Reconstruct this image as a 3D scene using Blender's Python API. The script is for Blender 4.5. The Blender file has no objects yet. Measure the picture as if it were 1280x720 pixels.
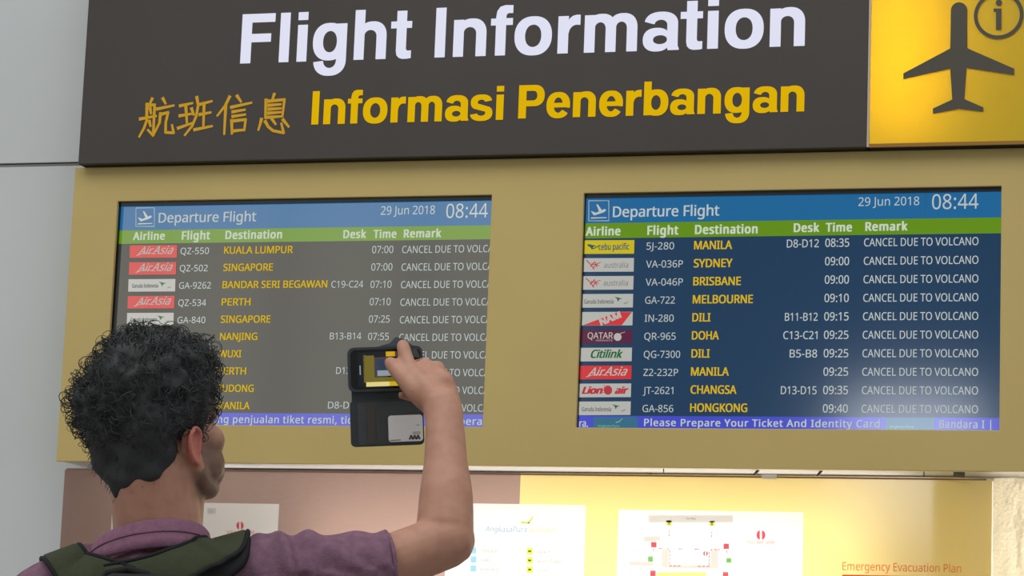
import bpy, bmesh, math, random, json
import numpy as np
from mathutils import Vector, Matrix, noise
from mathutils.bvhtree import BVHTree
from mathutils.geometry import tessellate_polygon
random.seed(7)
S = bpy.context.scene
COL = S.collection

# ------------------------------------------------------------------ camera
FPX = 3400.0
CAM = Vector((2.901, -6.384, 1.213))
YAW, PIT, ROL = (math.radians(a) for a in (-15.98, 9.26, 2.20))
FW = Vector((math.sin(YAW)*math.cos(PIT), math.cos(YAW)*math.cos(PIT), math.sin(PIT)))
_r = Vector((math.cos(YAW), -math.sin(YAW), 0)); _u = _r.cross(FW)
RT = _r*math.cos(ROL) + _u*math.sin(ROL)
UP = -_r*math.sin(ROL) + _u*math.cos(ROL)
cd = bpy.data.cameras.new('camera'); cam = bpy.data.objects.new('camera', cd); COL.objects.link(cam)
cd.sensor_width = 36; cd.lens = FPX/1280*36; cd.clip_start = .05
cam.matrix_world = Matrix(((RT.x, UP.x, -FW.x, CAM.x), (RT.y, UP.y, -FW.y, CAM.y), (RT.z, UP.z, -FW.z, CAM.z), (0, 0, 0, 1)))
S.camera = cam

# ------------------------------------------------------------------ world, lights, exposure
w = bpy.data.worlds.new('hall_light'); S.world = w; w.use_nodes = True
w.node_tree.nodes['Background'].inputs[0].default_value = (.93, .97, 1.0, 1)
w.node_tree.nodes['Background'].inputs[1].default_value = .62
S.view_settings.view_transform = 'Standard'; S.view_settings.look = 'None'
S.view_settings.exposure = 0; S.view_settings.gamma = 1; S.view_settings.use_curve_mapping = False

def area(name, loc, size, energy, direction, color=(1, 1, 1)):
    l = bpy.data.lights.new(name, 'AREA'); l.shape = 'RECTANGLE'; l.size, l.size_y = size
    l.energy = energy; l.color = color
    o = bpy.data.objects.new(name, l); COL.objects.link(o); o.location = loc
    o.rotation_euler = Vector(direction).to_track_quat('-Z', 'Y').to_euler()
    return o
area('overhead_fill_light', (1.2, -3.4, 5.2), (5, 3), 95, (0, .25, -1), (1, .98, .94))  # added overhead fill
# tubes inside the notice lightbox and inside the yellow end of the header sign
area('notice_lightbox_tubes', (1.27, .105, 1.45), (1.4, .62), 4.9, (0, -1, 0), (1, .97, .92))
area('notice_lightbox_top_spill', (1.05, .105, 1.80), (2.0, .02), .55, (0, .5, 1), (1, .95, .95))
area('wrapped_board_fill', (2.60, .105, 1.50), (.36, .66), 5.0, (0, -1, 0), (1, .97, .92))  # added lamp behind the film, replaces its bright reflection
area('header_sign_tubes', (2.02, .085, 2.86), (.16, .4), 3.0, (0, -1, 0), (1, .97, .9))

# ------------------------------------------------------------------ helpers
def ray(u, v):
    return (FW + RT*((u-640)/FPX) - UP*((v-360)/FPX))
def unp(u, v, y=0.0):                       # point of a picture feature on the vertical plane y
    d = ray(u, v); return CAM + d*((y-CAM.y)/d.y)
def P(u, v, d):                             # point at depth d along the view axis
    return CAM + ray(u, v)*d

def lin(c):
    return tuple(((x/255)/12.92 if x/255 <= .04045 else ((x/255+.055)/1.055)**2.4) for x in c)
MATS = {}
def mat(name, rgb, rough=.6, spec=.5, metal=0, emit=None, es=1, var=0, vscale=8, bump=0, bscale=80, srgb=True, coat=0):
    if name in MATS: return MATS[name]
    m = bpy.data.materials.new(name); m.use_nodes = True; nt = m.node_tree; b = nt.nodes['Principled BSDF']
    c = lin(rgb) if srgb else rgb
    b.inputs['Base Color'].default_value = (*c, 1)
    b.inputs['Roughness'].default_value = rough; b.inputs['Specular IOR Level'].default_value = spec
    b.inputs['Metallic'].default_value = metal; b.inputs['Coat Weight'].default_value = coat
    if emit is not None:
        e = lin(emit) if srgb else emit
        b.inputs['Emission Color'].default_value = (*e, 1); b.inputs['Emission Strength'].default_value = es
    if var or bump:
        tc = nt.nodes.new('ShaderNodeTexCoord')
    if var:
        n = nt.nodes.new('ShaderNodeTexNoise'); n.inputs['Scale'].default_value = vscale; n.inputs['Detail'].default_value = 5
        nt.links.new(tc.outputs['Object'], n.inputs['Vector'])
        r = nt.nodes.new('ShaderNodeValToRGB')
        r.color_ramp.elements[0].position = .3; r.color_ramp.elements[1].position = .7
        r.color_ramp.elements[0].color = (*[x*(1-var) for x in c], 1); r.color_ramp.elements[1].color = (*[min(1, x*(1+var)) for x in c], 1)
        nt.links.new(n.outputs['Fac'], r.inputs['Fac']); nt.links.new(r.outputs['Color'], b.inputs['Base Color'])
    if bump:
        n2 = nt.nodes.new('ShaderNodeTexNoise'); n2.inputs['Scale'].default_value = bscale; n2.inputs['Detail'].default_value = 3
        nt.links.new(tc.outputs['Object'], n2.inputs['Vector'])
        bp = nt.nodes.new('ShaderNodeBump'); bp.inputs['Strength'].default_value = bump; bp.inputs['Distance'].default_value = .01
        nt.links.new(n2.outputs['Fac'], bp.inputs['Height']); nt.links.new(bp.outputs['Normal'], b.inputs['Normal'])
    MATS[name] = m; return m
def glow(name, rgb, es=1.0, rough=.5, spec=.3):     # letters and screens that give off light
    return mat(name, (5, 5, 5), rough, spec, emit=rgb, es=es)
def film(name, rgb, rough=.25, bump=0, diff=.35):   # backlit translucent sign face with a gloss coat
    if name in MATS: return MATS[name]
    m = bpy.data.materials.new(name); m.use_nodes = True; nt = m.node_tree; nt.nodes.clear()
    N = nt.nodes.new; L = nt.links.new
    o = N('ShaderNodeOutputMaterial'); t = N('ShaderNodeBsdfTranslucent'); d = N('ShaderNodeBsdfDiffuse')
    mx = N('ShaderNodeMixShader'); mx.inputs[0].default_value = diff
    c = lin(rgb)
    t.inputs[0].default_value = (*c, 1); d.inputs[0].default_value = (*c, 1)
    g = N('ShaderNodeBsdfGlossy'); g.inputs['Roughness'].default_value = rough
    lw = N('ShaderNodeLayerWeight'); pw = N('ShaderNodeMath'); pw.operation = 'POWER'; pw.inputs[1].default_value = 4
    f = N('ShaderNodeMath'); f.operation = 'MULTIPLY_ADD'; f.inputs[1].default_value = .6; f.inputs[2].default_value = .04
    L(lw.outputs['Facing'], pw.inputs[0]); L(pw.outputs[0], f.inputs[0])
    m2 = N('ShaderNodeMixShader')
    L(t.outputs[0], mx.inputs[1]); L(d.outputs[0], mx.inputs[2]); L(mx.outputs[0], m2.inputs[1]); L(g.outputs[0], m2.inputs[2])
    L(f.outputs[0], m2.inputs[0]); L(m2.outputs[0], o.inputs[0])
    if bump:
        tc = N('ShaderNodeTexCoord'); n = N('ShaderNodeTexNoise'); n.inputs['Scale'].default_value = 120; n.inputs['Detail'].default_value = 2
        L(tc.outputs['Object'], n.inputs['Vector']); b = N('ShaderNodeBump'); b.inputs['Strength'].default_value = bump; b.inputs['Distance'].default_value = .004
        L(n.outputs['Fac'], b.inputs['Height']); L(b.outputs[0], g.inputs['Normal'])
        if bump > .6: L(b.outputs[0], d.inputs['Normal']); L(b.outputs[0], t.inputs['Normal'])
    MATS[name] = m; return m

def obj(name, me, parent=None, mats=None, smooth=False):
    if isinstance(me, bmesh.types.BMesh):
        bm = me; me = bpy.data.meshes.new(name); bm.to_mesh(me); bm.free()
    o = bpy.data.objects.new(name, me); COL.objects.link(o)
    for m in (mats or []): me.materials.append(m)
    if smooth:
        for p in me.polygons: p.use_smooth = True
    if parent: 
        o.parent = parent; o.matrix_parent_inverse = Matrix.Translation(-parent.location) if parent.type == 'EMPTY' and parent.parent is None else Matrix.Identity(4)
    return o
def tag(o, label=None, cat=None, group=None, kind=None):
    for k, v in (('label', label), ('category', cat), ('group', group), ('kind', kind)):
        if v: o[k] = v
    return o
def thing(name, loc, label, cat, group=None):
    o = bpy.data.objects.new(name, None); COL.objects.link(o); o.location = loc; o.empty_display_size = .1
    return tag(o, label, cat, group)
def box(bm, lo, hi, mi=0, bev=0):
    r = bmesh.ops.create_cube(bm, size=1)
    c = [(a+b)/2 for a, b in zip(lo, hi)]; s = [abs(b-a) for a, b in zip(lo, hi)]
    for v in r['verts']: v.co = Vector([c[i]+v.co[i]*s[i] for i in range(3)])
    fs = {f for v in r['verts'] for f in v.link_faces}
    if bev:
        es = {e for f in fs for e in f.edges}
        q = bmesh.ops.bevel(bm, geom=list(es), offset=bev, segments=2, affect='EDGES', profile=.5); fs = set(q['faces']) | {f for f in fs if f.is_valid}
    for f in fs: f.material_index = mi
    return fs
def boxo(name, lo, hi, m, parent=None, bev=0):
    bm = bmesh.new(); box(bm, lo, hi, 0, bev); return obj(name, bm, parent, [m])
def tube(bm, pts, r, n=8, mi=0, cap=True):
    pts = [Vector(p) for p in pts]; rings = []
    rr = r if isinstance(r, (list, tuple)) else [r]*len(pts)
    prev = None
    for i, p in enumerate(pts):
        t = (pts[min(i+1, len(pts)-1)]-pts[max(i-1, 0)]).normalized()
        a = prev if prev is not None else (Vector((0, 0, 1)) if abs(t.z) < .9 else Vector((1, 0, 0)))
        a = (a - t*a.dot(t)).normalized(); b = t.cross(a); prev = a
        rings.append([bm.verts.new(p + (a*math.cos(k*2*math.pi/n)+b*math.sin(k*2*math.pi/n))*rr[i]) for k in range(n)])
    for i in range(len(rings)-1):
        for k in range(n):
            f = bm.faces.new((rings[i][k], rings[i][(k+1) % n], rings[i+1][(k+1) % n], rings[i+1][k])); f.material_index = mi; f.smooth = True
    if cap:
        for q in (rings[0][::-1], rings[-1]):
            f = bm.faces.new(q); f.material_index = mi
def polyplate(bm, pts2, y, mi=0, thick=0.0):    # pts2: Vector list on plane; plate with thickness towards the viewer
    f = bm.faces.new([bm.verts.new((p[0], y-thick, p[-1])) for p in pts2]); f.material_index = mi
    f.normal_update()
    if f.normal.y > 0: f.normal_flip()
    if thick:
        r = bmesh.ops.extrude_face_region(bm, geom=[f])
        for v in r['geom']:
            if isinstance(v, bmesh.types.BMVert): v.co.y += thick
        for g in r['geom']:
            if isinstance(g, bmesh.types.BMFace): g.material_index = mi
    return f
def pxpoly(bm, pts, y, mi=0): return polyplate(bm, [unp(u, v, y) for u, v in pts], y, mi)
def stroke(bm, pts, wd, y, mi=0):               # brush stroke through picture points
    q = [unp(u, v, y) for u, v in pts]
    for i in range(len(q)-1):
        a, b = q[i], q[i+1]; t = (b-a); t.y = 0; t.normalize(); n = Vector((-t.z, 0, t.x))
        w0 = wd*(1.15 if i == 0 else .95)/2; w1 = wd*(.75 if i == len(q)-2 else .95)/2
        a2 = a-t*w0*.6; b2 = b+t*w1*.6
        polyplate(bm, [a2-n*w0, b2-n*w1, b2+n*w1, a2+n*w0], y, mi)

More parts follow.
